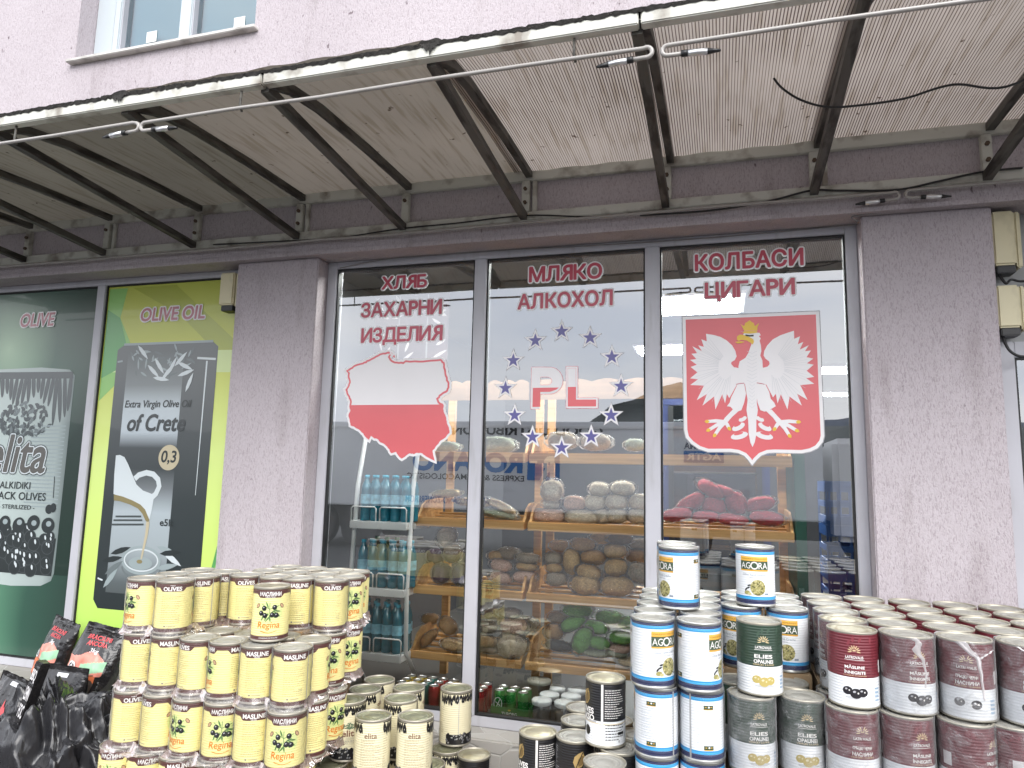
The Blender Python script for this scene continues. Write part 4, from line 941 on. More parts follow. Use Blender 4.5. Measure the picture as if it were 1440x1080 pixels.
# --- yellow olive tin
def yellow_label(r, h):
    a = Art(); C = 2 * pi * r; Y_ = lab_mat('label_yellow', (.84, .755, .33)); BR = lab_mat('label_brown', (.095, .036, .032)); W_ = mat('label_white', (.85, .83, .8), .45, coat=.2); OR = mat('label_orange', (.72, .20, .012), .45)
    BK = mat('label_black', (.012, .012, .014), .35); GR = mat('label_green', (.10, .20, .06), .45); PGN = lab_mat('label_pale_green', (.66, .72, .30)); TL = mat('label_text_brown', (.33, .25, .12), .5); HI = mat('label_grey_light', (.45, .45, .48), .4)
    a.rect(-C / 2, .010, C / 2, h - .010, Y_, 0)
    a.rect(-C / 2, h - .026, C / 2, h - .010, BR, 1); a.rect(-C / 2, .010, C / 2, .024, BR, 1)
    for ang, w1, w2, sub in ((0, 'МАСЛИНИ', 'ГРЪЦКИ ЧЕРНИ', 0), (120, 'MASLINE', 'NEGRE', 0), (-120, 'OLIVES', 'TABLE', 1)):
        u = ang / 360 * C; hw = .046
        a.poly([(u - hw - .008, h - .025), (u - hw, h - .034), (u - hw + .006, h - .040), (u + hw - .006, h - .040), (u + hw, h - .034), (u + hw + .008, h - .025)], BR, 1)
        a.ctext(w1, u, h - (.0255 if sub == 0 else .0295), .0165, W_, 2, .03, 0, .082 if len(w1) > 6 else .07)
        a.ctext(w2, u, h - (.0373 if sub == 0 else .0165), .0046, W_, 2, .01)
        if ang:
            textlines(a, u, .045, h - .052, .078, TL, 17, 2, ang + 7)
            for i in range(3):
                for j in range(3): a.rect(u + .018 + i * .005, .052 + j * .006, u + .021 + i * .005, .0535 + j * .006, GT, 3)
            a.ell(u - .02, .033, .004, .0028, GT, 2, 0, 10); a.rect(u - .012, .032, u + .02, .0335, GT, 2)
    a.ell(0, h * .53, .05, .045, PGN, 1)
    r_ = random.Random(5)
    for k in range(16):
        t = r_.uniform(-2.9, .2) if k % 2 else r_.uniform(0, 6.28); a.leaf(.030 * cos(t) * r_.uniform(.4, 1.3), h * .56 + .026 * sin(t), r_.uniform(.02, .036), .006, t + r_.uniform(-.4, .4), GR, 2)
    a.line([(-.03, h * .70), (0, h * .60), (.034, h * .66)], .0022, GR, 2); a.line([(0, h * .72), (0, h * .52)], .002, GR, 2)
    for x, z in ((-.020, h * .62), (.018, h * .635), (-.031, h * .53), (-.016, h * .49), (.010, h * .50), (.026, h * .49)):
        a.ell(x, z, .0092, .0098, BK, 3, 0, 14); a.ell(x - .002, z + .003, .003, .0022, HI, 4, .5, 8)
    a.ell(-.046, h * .66, .010, .0065, BR, 2, .9); a.ell(.046, h * .66, .010, .0065, BR, 2, -.9); a.ell(-.046, h * .66, .008, .0045, mat('label_seal', (.55, .35, .2), .5), 3, .9); a.ell(.046, h * .66, .008, .0045, MATS['label_seal'], 3, -.9)
    a.text('Regina', -.043, .046, .040, .078, OR, 3, .006, .12)
    a.line([(-.03 + .06 * k / 8, .043 - .006 * sin(pi * k / 8)) for k in range(9)], lambda s: .0028 * (1 - s * .5), OR, 3)
    a.ctext('CONSERVE DE MASLINE', 0, .017, .004, W_, 2, 0, 0, .07)
    su = .5 * C * .999; a.rect(C * .452, .010, C * .459, h - .010, mat('label_seam', (.42, .42, .42), .4), 4)
    return a
YR, YH = .0700, .206
YC = can_meshes('yellow', YR, YH, yellow_label(YR, YH), LIDP, TINB_)
YC1 = dict(YC); l_ = MB().use(LIDG); z = YH - .006
l_.lathe([(YR - .0043, z), (YR * .86, z), (YR * .84, z + .0016), (YR * .78, z), (YR * .6, z), (YR * .58, z + .0014), (0, z + .001)], SEG); YC1['lid'] = l_.mesh('lid')
# --- cream olive tin
def cream_label(r, h):
    a = Art(); C = 2 * pi * r; BG = lab_mat('label_cream', (.74, .68, .47)); BK = mat('label_black', (.012, .012, .014), .35); W_ = MATS['label_white']; BRN = mat('label_word_brown', (.20, .10, .06), .5); TR = mat('label_tree', (.13, .20, .12), .5); HI = MATS['label_grey_light']; TL = mat('label_text_brown', (.33, .25, .12), .5)
    a.rect(-C / 2, .010, C / 2, h - .010, BG, 0); r_ = random.Random(11)
    n = 54
    for k in range(n):
        u = -C / 2 + C * (k + .5) / n; back = abs(abs(u) - C / 2)
        if u > C / 2 - .078: continue
        ln = .012 + .016 * abs(sin(k * 2.3)) + (.012 if back < .06 else 0)
        a.leaf(u, h - .016 - ln / 2, ln + .012, .0085, pi / 2 + r_.uniform(-.35, .35), BK, 2 + k % 2)
        if k % 3 == 0: a.ell(u + .003, h - .030 - ln * .5, .0048, .0068, BK, 4, r_.uniform(-.5, .5), 10); a.ell(u + .004, h - .026 - ln * .4, .001, .002, HI, 5, 0, 6)
        a.rect(u - .004, h - .0135, u + .004, h - .0105, BK, 1)
    u0 = C / 2
    for k in range(150):   # heap of black olives printed at the foot
        u = r_.uniform(-C / 2 + .034, C / 2 - .034); z = r_.uniform(.016, .052); a.ell(u, z, .0062, .0052, BK, 2, r_.random(), 10)
        if k % 2: a.ell(u - .001, z + .001, .0034, .0028, HI if k % 4 == 1 else W_, 3, r_.random(), 8); a.ell(u - .001, z + .001, .0022, .0018, BK, 4, 0, 8)
    a.rect(-C / 2 + .034, .010, C / 2 - .034, .050, BK, 1)
    for cu in (0,):
        for k in range(60): t = r_.uniform(0, 6.28); q = sqrt(r_.random()); a.leaf(cu + .030 * q * cos(t), h * .60 + .014 * q * sin(t) * (1 if sin(t) > 0 else .5), .009, .004, r_.uniform(0, 3), TR, 2)
        a.text('elita', cu - .032, h * .435, cu + .032, h * .545, BRN, 3, .02)
        a.ctext('CHALKIDIKI', cu, h * .40, .004, GT, 2); a.ctext('BLACK OLIVES', cu, h * .36, .006, GT, 2, .01); a.ctext('IN BRINE - STERILIZED', cu, h * .325, .0032, GT, 2)
    for s_ in (-1, 1):
        uc = s_ * (C / 2)
        w_ = .020
    # small word on the back, split over the seam side so that it reads whole: placed at 165 degrees
    ub = C / 2 - .020
    a.text('elita', ub - .050, h * .715, ub - .004, h * .80, BRN, 3, .008)
    textlines(a, ub - .024, .055, h * .69, .082, TL, 19, 2, 3)
    textlines(a, -C / 2 + .012, .055, h * .69, .02, TL, 12, 2, 5)
    a.rect(-C * .30, .05, -C * .295, h - .02, mat('label_seam', (.42, .42, .42), .4), 6)
    return a
CR, CH = .0685, .2245
CC = can_meshes('cream', CR, CH, cream_label(CR, CH), LIDO, TINB_)
# --- white and blue tin
def white_label(r, h):
    a = Art(); C = 2 * pi * r; BG = lab_mat('label_cool_white', (.82, .84, .86)); NV = lab_mat('label_navy', (.025, .03, .09)); BL = lab_mat('label_sky_blue', (.05, .36, .70)); OG = lab_mat('label_gold', (.78, .42, .05)); DG = lab_mat('label_deep_green', (.035, .07, .03)); W_ = MATS['label_white']; OLV = mat('label_olive', (.36, .33, .12), .5); OLD = mat('label_olive_dark', (.13, .12, .04), .5); OLL = mat('label_olive_light', (.58, .52, .26), .5); BK = MATS['label_black']; SG = mat('label_serif_grey', (.26, .30, .36), .5)
    a.rect(-C / 2, .010, C / 2, h - .010, BG, 0); a.rect(-C / 2, h - .018, C / 2, h - .010, NV, 1); a.rect(-C / 2, h - .029, C / 2, h - .0185, BL, 1)
    a.rect(-C / 2, .010, C / 2, .025, NV, 1); a.rect(-C / 2, .0255, C / 2, .037, BL, 1)
    a.rect(-.050, h - .052, .050, h - .036, OG, 1); a.rect(-.050, h - .083, .050, h - .052, DG, 1); a.rect(-.050, h - .088, .050, h - .083, OG, 1)
    a.ctext('GREEN OLIVES', 0, h - .044, .006, mat('label_ochre', (.45, .26, .03), .5), 2, .01, 0, .09)
    a.text('AG', -.047, h - .079, -.013, h - .057, W_, 2, .0); a.text('RA', .0155, h - .079, .047, h - .057, W_, 2, .0); a.ring(.001, h - .0675, .0138, .0138, .0042, W_, 3)
    a.ctext('Olive Verdi Greche', 0, h - .100, .0085, SG, 2, 0, 0, .082); a.ctext('GREEN PITTED', 0, h - .110, .0035, SG, 2)
    cx_, cz = .012, .068; r_ = random.Random(4)
    a.ell(cx_, cz, .0265, .028, OLV, 2)
    for k in range(70):
        t = r_.uniform(0, 6.28); q = sqrt(r_.random()) * .9; a.ell(cx_ + .0265 * q * cos(t), cz + .028 * q * sin(t), .0042, .0026, (OLL, OLD, OLV)[k % 3], 3 + k % 2, r_.random() * 3, 8)
    for x, z, rot in ((-.022, .066, .5), (-.030, .060, 1.0), (-.018, .075, .3)): a.leaf(x, z, .016, .006, rot, BK, 2)
    a.ell(-.026, .049, .010, .007, OLV, 3, .2, 14); a.ell(-.017, .045, .007, .005, OLL, 4, 0, 12); a.rect(.036, .043, .050, .049, SG, 2)
    for ang in (-180 + 48, 180 - 62):
        u = ang / 360 * C
        for z in (h - .047, .046): a.rect(u - .015, z - .006, u + .015, z + .006, DG, 2); a.rect(u - .015, z - .0075, u + .015, z - .0055, OG, 3); a.ell(u + .001, z + .001, .003, .003, W_, 3, 0, 10); a.rect(u - .011, z, u - .006, z + .002, OG, 3); a.rect(u + .006, z, u + .011, z + .002, OG, 3)
        textlines(a, u, .06, h - .062, .072, mat('label_text_pale', (.50, .53, .57), .5), 16, 2, ang + 400)
    a.rect(C * .495, .010, C * .4995, h - .01, mat('label_seam', (.42, .42, .42), .4), 4); a.rect(-C * .4995, .010, -C * .492, h - .01, MATS['label_seam'], 4)
    return a
WR, WH_ = .0685, .2135
WC = can_meshes('white', WR, WH_, white_label(WR, WH_), LIDP, mat('tin_rim_silver', (.55, .55, .52), .35, .8))
# --- burgundy tin and its green sister
def two_tone(r, h, top, tname, olive, obrown, words):
    a = Art(); C = 2 * pi * r; TP = lab_mat(tname, top); BG = lab_mat('label_cool_white', (.82, .84, .86)); W_ = MATS['label_white']; GD = mat('label_pale_gold', (.72, .56, .32), .45); OV = mat(tname + '_olive', olive, .3, coat=.4); HI = MATS['label_grey_light'] if not obrown else mat('label_olive_shine', (.72, .66, .42), .4); PT = mat(tname + '_tint', [min(1, c * 1.7 + .02) for c in top], .45)
    zb = h * .405
    a.rect(-C / 2, .007, C / 2, zb, BG, 0); a.rect(-C / 2, zb, C / 2, h - .008, TP, 0)
    for ang, (w1, w2, w3) in ((0, words[0]), (180, words[1])):
        for uo in ((0,) if ang == 0 else (C / 2, -C / 2)):
            u = uo; 
            def inr(x): return -C / 2 < x < C / 2
            it = Art()
            for k in range(9):
                t = pi * (-.06 + k * 1.12 / 8); it.leaf(u + .0125 * cos(t), h - .060 + .0125 * sin(t) + .003, .013, .0027, t, GD, 2)
            for k in range(5): t = pi * (.2 + k * .15); it.leaf(u + .004 * cos(t), h - .060 + .004 * sin(t) + .002, .006, .0016, t, GD, 2)
            it.ctext('LATROVALIS', u, h - .075, .0085, W_, 2, .02, 0, .050); it.rect(u - .028, h - .083, u + .028, h - .0818, W_, 2)
            it.ctext(w1, u, h * .545, .0115, W_, 2, .025, 0, .056); it.ctext(w2, u, h * .475, .0115, W_, 2, .025, 0, .060 if len(w2) > 6 else .045); it.ctext(w3, u, h * .432, .0046, GD, 2, 0, 0, .066)
            for x, z, q in ((-.022, .052, .012), (.001, .045, .0145), (.020, .049, .0125)):
                it.ell(u + x, z, q * 1.15, q, OV, 3, .2, 18); it.ell(u + x - q * .3, z + q * .35, q * .3, q * .22, HI, 4, .3, 10); it.ell(u + x + q * .4, z + q * .1, q * .16, q * .2, HI if obrown else W_, 4, 0, 8)
            it.ell(u + .002, .033, .032, .005, mat('label_print_shadow', (.55, .56, .57), .5), 2)
            for vs, fs, mt, ly in it.items:
                f2 = [f for f in fs if all(inr(vs[i][0]) for i in f)]
                if f2: a.items.append((vs, f2, mt, ly))
    for u in (C * .25, -C * .25):
        a.rect(u - .030, h * .46, u - .004, h * .62, mat('label_panel_white', (.75, .72, .72), .5), 2)
        textlines(a, u + .014, h * .45, h * .62, .026, PT, 9, 2, int(u * 1000)); textlines(a, u, h * .68, h * .9, .06, PT, 9, 2, int(u * 900)); textlines(a, u, h * .08, h * .36, .055, GT, 12, 2, int(u * 800), .0008)
        for k in range(12): a.ell(u - .05 + (k % 3) * .006, h * .12 + (k // 3) * .011, .0025, .004, mat('label_mark_blue', (.35, .48, .62), .5), 2, .5, 8)
    r_ = random.Random(9)
    for k in range(18): a.leaf(r_.uniform(-C / 2 + .02, C / 2 - .02), h - r_.uniform(.022, .05), .022, .008, pi / 2 + r_.uniform(-.6, .6), mat(tname + '_leaf', [c * 1.35 + .008 for c in top], .45), 1)
    return a
BR_, BH = .0725, .225
BC = can_meshes('burgundy', BR_, BH, two_tone(BR_, BH, (.155, .022, .032), 'label_burgundy', (.02, .018, .022), False, (('MĂSLINE', 'ÎNNEGRITE', 'CU SÂMBURI, ÎN SARAMURĂ'), ('ГРЪЦКИ ЧЕРНИ', 'МАСЛИНИ', 'С КОСТИЛКА, ПОЧЕРНЕНИ'))), LIDP, TINR)
BC1 = dict(BC); l_ = MB().use(LIDG); z = BH - .006
l_.lathe([(BR_ - .0043, z), (BR_ * .86, z), (BR_ * .84, z + .002), (BR_ * .78, z), (BR_ * .66, z), (BR_ * .64, z + .0018), (BR_ * .5, z), (0, z + .001)], SEG); BC1['lid'] = l_.mesh('lid')
GC = can_meshes('green', .0705, BH, two_tone(.0705, BH, (.030, .058, .038), 'label_bottle_green', (.50, .40, .13), True, (('ЕЛЕЄС', 'OPAUNEI', 'CAL. 160'), ('GREEN', 'OLIVES', 'CAL. 160'))) if False else two_tone(.0705, BH, (.030, .058, .038), 'label_bottle_green', (.50, .40, .13), True, (('ELIES', 'OPAUNEI', 'VERZI LUXE'), ('ЗЕЛЕНИ', 'МАСЛИНИ', 'С КОСТИЛКА'))), LIDP, TINR)
YFILM = film_sleeve(YR, YH, fm=FILMV); BFILM = film_sleeve(BR_, BH); GFILM = film_sleeve(.0705, BH); WFILM = film_sleeve(WR, WH_, fm=FILMV)
# --- black and white tin
def black_label(r, h):
    a = Art(); C = 2 * pi * r; BK = lab_mat('label_black_ribbed', (.012, .012, .014)); BG = lab_mat('label_cool_white', (.82, .84, .86)); W_ = MATS['label_white']; GD = mat('label_bronze', (.46, .32, .13), .4); G2 = mat('label_bronze_dark', (.2, .13, .05), .4); GL_ = mat('label_silver_grey', (.45, .45, .47), .45); BK2 = MATS['label_black']
    a.rect(-C / 2, .010, C / 2, h * .40, BG, 0); a.rect(-C / 2, h * .40, C / 2, h - .010, BK, 0)
    a.leaf(0, h * .72, .062, .040, 1.15, GD, 1); a.leaf(.006, h * .71, .040, .022, 1.15, G2, 2); a.line([(-.012, h * .60), (.012, h * .84)], .003, BK2, 3)
    a.ctext('OLIVES', 0, h * .535, .020, W_, 4, .035, 0, .080); a.ctext('OLIXSO', 0, h * .435, .020, W_, 4, .035, 0, .084)
    a.rect(-C / 2, h * .355, C / 2, h * .37, mat('label_pale_tan', (.62, .52, .36), .5), 1); a.rect(-.05, h * .372, .05, h * .395, GL_, 1)
    a.ell(-.02, .055, .014, .018, BK2, 2); a.ell(.012, .05, .013, .016, BK2, 2); a.ell(-.024, .062, .004, .004, W_, 3, 0, 8)
    for s_, n in ((.27, 0), (-.27, 1)):
        u = s_ * C; textlines(a, u, h * .45, h * .86, .074, W_ if n == 0 else GL_, 13, 2, 5 + n, .0022); textlines(a, u, h * .13, h * .34, .070, BK2, 6, 2, 15 + n, .003); a.rect(u + .01, h * .2, u + .036, h * .24, BK2, 3); a.ell(u + .015, .022, .004, .004, GL_, 2, 0, 10)
    a.rect(C * .155, .010, C * .172, h - .010, W_, 5); a.rect(C * .16, .010, C * .163, h - .012, GL_, 6)
    return a
KR, KH = .0685, .2156
KC = can_meshes('black', KR, KH, black_label(KR, KH), LIDP, TINR); KC1 = dict(KC); KC1['lid'] = None
l_ = MB().use(LIDG); z = KH - .006
l_.lathe([(KR - .0043, z), (KR * .86, z), (KR * .84, z + .002), (KR * .78, z), (KR * .66, z), (KR * .64, z + .0016), (0, z + .001)], SEG); KC1['lid'] = l_.mesh('lid')

def put_can(kind, name, x, y, zt, phi, label, cat, group, film=None):
    """a tin whose lid is at height zt; phi turns its front to the right of the camera"""
    rz = atan2(CAMP.x - x, -(CAMP.y - y)) + radians(phi)
    t = thing(name, label, cat, (x, y, zt - kind['h']), rz, group)
    link('body', kind['body'], t); link('lid', kind['lid'], t); link('label', kind['label'], t)
    if film: link('film', film, t)
    return t
ORD = ['first', 'second', 'third', 'fourth', 'fifth', 'sixth', 'seventh', 'eighth', 'ninth']
rj = random.Random(21)
def J(s=.003): return rj.uniform(-s, s)
def carton(x0, x1, y0, y1, z0, z1, lab):
    KB = mat('brown_card', (.30, .21, .12), .85, var=(5, .12), bump=[((60, 60, 60), .2, .004)])
    t = MB().use(KB).box(x0, x1, y0, y1, z0, z1, .004).build('carton'); tag(t, lab, 'carton')

# ---- yellow stack
GY = 'yellow olive tins stacked left of the window'
dY = .1405
def lay(n): return 1.175 - n * YH
X2 = [-2.262 + .1400 * i for i in range(6)]
# top layer: left pack two wide and three deep, right pack four wide and three deep
TOPS = [(-2.285, -1.165, -60, 'top layer, front left corner'), (-2.145, -1.160, 112, 'top layer, second from the left in front, OLIVES showing'),
        (-2.275, -1.022, -100, 'top layer, second row at the far left edge'), (-2.134, -1.018, -128, 'top layer, MASLINE showing behind the front left pair'), (-2.27, -.88, 40, 'top layer, third row at the far left edge'), (-2.13, -.876, -110, 'top layer, third row behind the left pack front'),
        (-1.992, -.905, 118, 'top layer right pack, OLIVES showing left of the loose tin'), (-1.850, -.90, -110, 'top layer right pack, mostly hidden behind the loose tin'), (-1.735, -.895, -122, 'top layer right pack, MASLINE showing right of the loose tin'), (-1.594, -.880, 124, 'top layer right pack, OLIVES showing near its right end')]
for x, y, p, w_ in TOPS: put_can(YC, 'olive_tin', x + J(), y + J(), lay(0), p, 'yellow olive tin in the ' + w_, 'tin', GY, YFILM)
for j, y in enumerate((-.762, -.62)):
    for i, x in enumerate((-1.99, -1.85, -1.71, -1.58)):
        if (i, j) == (3, 0): lab = 'yellow olive tin, top layer right pack, right end of its second row'
        elif (i, j) == (3, 1): lab = 'yellow olive tin in the top layer, rearmost at the right end, black olives showing'
        else: lab = 'yellow olive tin showing its lid, top layer right pack, %s row, %s from left' % (ORD[j + 1], ORD[i])
        put_can(YC, 'olive_tin', x + J() - (.05 if (i, j) == (3, 1) else 0), y + J(), lay(0), 15 if i == 3 else rj.uniform(-180, 180), lab, 'tin', GY)
put_can(YC1, 'olive_tin', -1.711, -1.125, lay(0) + .0005, -4, 'loose yellow olive tin standing alone before the top layer, olive picture forward', 'tin', GY)
L2P = [120, -118, 62, -78, -128, -112]
L2W = ['leftmost of the second layer, OLIVES showing', 'second from left in the second layer, MASLINE showing', 'third from left in the second layer, its olive picture half hidden', 'fourth from left in the second layer', 'fifth from left in the second layer, below the loose tin', 'right front corner of the second layer, seam showing']
for i, x in enumerate(X2): put_can(YC, 'olive_tin', x + J(), -1.19 + J(), lay(1), L2P[i], 'yellow olive tin, ' + L2W[i], 'tin', GY, YFILM)
for j, y in enumerate((-1.05, -.91, -.77)):
    for i, x in enumerate(X2):
        if j and i < 1: continue
        ph = (95, 2, 20)[j] if i == 5 else rj.uniform(-180, 180)
        lab = ('yellow olive tin, second layer right side, %s behind the front corner' % ORD[j]) if i == 5 else 'yellow olive tin, second layer, %s row back, %s from left' % (ORD[j + 1], ORD[i])
        if i == 5 or j == 0: put_can(YC, 'olive_tin', x + J() - (.012 if i == 5 and j else 0), y + J(), lay(1), ph, lab, 'tin', GY)
X3 = [-2.236 + .1400 * i for i in range(6)]
L3P = [122, 58, -48, -2, -122, -6]
L3W = ['leftmost of the third layer, OLIVES showing', 'second from left in the third layer, turned aside', 'third from left in the third layer, seal showing', 'fourth from left in the third layer, full olive picture showing', 'fifth from left in the third layer, MASLINE showing', 'right front corner of the third layer, olive picture showing']
for i, x in enumerate(X3): put_can(YC, 'olive_tin', x + J(), -1.235 + J(), lay(2), L3P[i], 'yellow olive tin, ' + L3W[i], 'tin', GY, YFILM)
for j, y in enumerate((-1.095, -.955)): put_can(YC, 'olive_tin', X3[5] + .005, y, lay(2), (-95, 30)[j], 'yellow olive tin, third layer right side, %s behind the front corner' % ORD[j], 'tin', GY)
X4 = [-2.265 + .1400 * i for i in range(6)]
for i, x in enumerate(X4): put_can(YC, 'olive_tin', x + J(), -1.25 + J(), lay(3), (-22, 8, -120, 110, 0, -118)[i], 'yellow olive tin, %s from left in the lowest visible layer' % ORD[i], 'tin', GY)
put_can(YC, 'olive_tin', X4[5], -1.11, lay(3), -40, 'yellow olive tin, lowest visible layer, right side behind the corner', 'tin', GY)
carton(-2.33, -1.50, -1.31, -.56, .005, lay(4) - .002, 'plain brown carton carrying the yellow olive tins')
carton(-2.31, -1.64, -1.17, -.58, lay(4), lay(3), 'brown carton hidden inside the yellow stack, lower one')
carton(-2.31, -1.64, -1.15, -.58, lay(3) + .001, lay(2), 'brown carton hidden inside the yellow stack, middle one')
carton(-2.20, -1.66, -.98, -.56, lay(2) + .001, lay(1) - .001, 'brown carton hidden inside the yellow stack, upper one')

# crumpled film skirts round the packs
def hull(pts):
    pts = sorted(set(pts)); 
    def half(ps):
        o = []
        for p in ps:
            while len(o) > 1 and (o[-1][0] - o[-2][0]) * (p[1] - o[-2][1]) - (o[-1][1] - o[-2][1]) * (p[0] - o[-2][0]) <= 0: o.pop()
            o.append(p)
        return o
    a_, b_ = half(pts), half(pts[::-1]); return a_[:-1] + b_[:-1]
def skirt(cs, r, z, lab, hgt=.028, seed=1, fl=.02):
    rr = random.Random(seed); pts = [(cx_ + (r + .003) * cos(t), cy_ + (r + .003) * sin(t)) for cx_, cy_ in cs for t in [2 * pi * k / 24 for k in range(24)]]
    H = hull(pts); per = []
    for i in range(len(H)):
        p, q = H[i], H[(i + 1) % len(H)]; n = max(1, int(hypot(q[0] - p[0], q[1] - p[1]) / .011))
        per += [(p[0] + (q[0] - p[0]) * k / n, p[1] + (q[1] - p[1]) * k / n) for k in range(n)]
    cxm = sum(p[0] for p in per) / len(per); cym = sum(p[1] for p in per) / len(per); m_ = MB().use(FILMC); rows = []
    # pull the film in between the tins
    def pull(p, k):
        d = min(hypot(p[0] - c[0], p[1] - c[1]) for c in cs); g = max(0, d - r - .003) * k
        l = hypot(p[0] - cxm, p[1] - cym); return (p[0] - (p[0] - cxm) / l * g, p[1] - (p[1] - cym) / l * g), ((p[0] - cxm) / l, (p[1] - cym) / l)
    prof = [(.0, hgt, .85), (.003, hgt * .6, .7), (.004, .012, .5), (.008, .004, .3), (fl, -.006, .1)]
    for o_, zz, k in prof:
        row = []
        for i, p in enumerate(per):
            (x, y), (nx, ny) = pull(p, k); q = .35 + .65 * rr.random(); w_ = .004 * sin(i * .9 + zz * 90) + .002 * sin(i * 2.3)
            row.append(m_.bm.verts.new((x + nx * (o_ * q + .002 + .0015 * sin(i * 1.7)), y + ny * (o_ * q + .002 + .0015 * sin(i * 1.7)), z + zz + w_ * (1 if zz > .01 else .9))))
        rows.append(row)
    for a_, b_ in zip(rows, rows[1:]):
        for k in range(len(per)): m_.face([a_[k], a_[(k + 1) % len(per)], b_[(k + 1) % len(per)], b_[k]], True)
    return tag(m_.build('shrink_film'), lab, 'plastic film', 'crumpled clear film round the packs of yellow tins')
skirt([t[:2] for t in TOPS[:6]], YR, lay(1), 'crumpled clear film under the left pack of the top yellow layer', seed=2)
skirt([t[:2] for t in TOPS[6:]] + [(-1.58, -.762), (-1.63, -.62), (-1.99, -.62)], YR, lay(1), 'crumpled clear film under the right pack of the top yellow layer', seed=3)
skirt([(X2[0], -1.19), (X2[1], -1.19), (X2[0], -1.05), (X2[1], -1.05)], YR, lay(2), 'crumpled clear film at the left end of the second yellow layer', seed=4)
skirt([(X2[2], -1.19), (X2[3], -1.19), (X2[2], -1.05), (X2[3], -1.05)], YR, lay(2), 'crumpled clear film in the middle of the second yellow layer', seed=5)
skirt([(X2[4], -1.19), (X2[5], -1.19), (X2[4], -.77), (X2[5] - .012, -.77)], YR, lay(2), 'crumpled clear film at the right end of the second yellow layer', seed=6)
skirt([(X3[0], -1.235), (X3[1], -1.235), (X3[0], -1.1)], YR, lay(3), 'crumpled clear film at the left end of the third yellow layer', seed=7, fl=.035)
skirt([(X3[2], -1.235), (X3[3], -1.235), (X3[2], -1.1), (X3[3], -1.1)], YR, lay(3), 'crumpled clear film in the middle of the third yellow layer', seed=8)
skirt([(X3[4], -1.235), (X3[5], -1.235), (X3[5], -.955), (X3[4], -1.1)], YR, lay(3), 'crumpled clear film at the right end of the third yellow layer', seed=9)

# ---- cream tins
GE = 'cream olive tins in the middle'
for x, y, ph, w_ in ((-1.478, -.885, 8, 'front left of its group, tree picture showing'), (-1.483, -.740, -70, 'second in the left column, its side showing'), (-1.490, -.592, -95, 'rearmost in the left column'), (-1.292, -1.03, -146, 'front middle, plain side with small word showing'), (-1.140, -.975, -142, 'front right, plain side with small word showing'), (-1.285, -.800, -110, 'second row, between the two front tins'), (-1.318, -.652, -60, 'rear of the right column')):
    put_can(CC, 'olive_tin', x, y, .705, ph, 'cream olive tin with black olives, ' + w_, 'tin', GE)
for x, y, w_ in ((-1.507, -.955, 'lower layer, at the left beside the yellow stack'), (-1.285, -1.02, 'lower layer, under the front middle tin'), (-1.14, -.835, 'lower layer, right, its olive green lid showing'), (-1.13, -.655, 'lower layer, right, under the single tin'), (-1.49, -.75, 'lower layer, second in the left column'), (-1.30, -.73, 'lower layer, second row of the right column')):
    put_can(CC, 'olive_tin', x, y, .4805, rj.uniform(-60, 60), 'cream olive tin, ' + w_, 'tin', GE)
put_can(CC, 'olive_tin', -1.122, -.585, .705, 178 - 60, 'single cream olive tin standing before the window mullion, seam showing', 'tin', GE)
put_can(KC1, 'olive_tin', -1.0, -.68, .4805, 10, 'black olive tin with gold lid, low beside the single cream tin', 'tin', 'black and white olive tins')
carton(-1.575, -1.055, -1.1, -.52, .005, .254, 'plain brown carton carrying the cream olive tins')
carton(-1.05, -.93, -.75, -.61, .005, .263, 'small brown carton under the low black tin')
# ---- black tins
GK = 'black and white olive tins'
kz = .7235
put_can(KC1, 'olive_tin', -.396, -1.053, kz + KH + .0005, -68, 'loose black and white tin with gold lid standing on others', 'tin', GK)
put_can(KC1, 'olive_tin', -.652, -.985, kz - .015, -62, 'black tin with gold lid at the left front, white seam showing', 'tin', GK)
put_can(KC, 'olive_tin', -.512, -.995, kz - .01, 12, 'black tin with a gold leaf and white words beside the gold-lidded tin', 'tin', GK)
for x, y, w_ in ((-.345, -1.075, 'directly under the loose black tin'), (-.372, -1.215, 'frontmost, lid only'), (-.528, -.845, 'second row, lid only'), (-.542, -.69, 'third row nearest the glass, lid only'), (-.30, -.925, 'right of the loose black tin'), (-.40, -.80, 'behind the loose tin')):
    put_can(KC, 'olive_tin', x, y, kz - (.0 if y < -1 else .004), rj.uniform(-60, 60), 'black and white tin with a pale lid, ' + w_, 'tin', GK)
carton(-.72, -.285, -1.28, -.62, .005, kz - KH - .016, 'plain brown carton carrying the black and white tins')
# ---- white and blue tins
GW = 'white and blue olive tins'
wz1 = 1.175; xs = (-.222, -.078)
for j, y in enumerate((-1.165, -1.02, -.875, -.73, -.585)):
    for i, x in enumerate(xs):
        lab = 'white and blue tin, upper left block, %s' % (('front left, gold label half turned', 'front right, gold label at its right edge')[i] if j == 0 else '%s row, %s, mostly its lid' % (ORD[j], ('left', 'right')[i]))
        put_can(WC, 'olive_tin', x + J() - .008 * j * (1 - i), y + J() + (.012 if i else 0), wz1, (38, 68)[i] if j == 0 else rj.uniform(-150, 150), lab, 'tin', GW, WFILM if j < 2 else None)
for i, x in enumerate((-.214, -.072)):
    put_can(WC, 'olive_tin', x, -1.15 + .02 * i, wz1 - WH_, (-132, 150)[i], 'white and blue tin, plain back showing, lower block, ' + ('left', 'right')[i], 'tin', GW, WFILM)
    put_can(WC, 'olive_tin', x, -1.14 + .02 * i, wz1 - 2 * WH_, 20, 'white and blue tin at the lower frame edge, ' + ('left', 'right')[i], 'tin', GW)
    put_can(WC, 'olive_tin', x, -1.005, wz1 - WH_, 60, 'white and blue tin, lower block, second row, ' + ('left', 'right')[i], 'tin', GW)
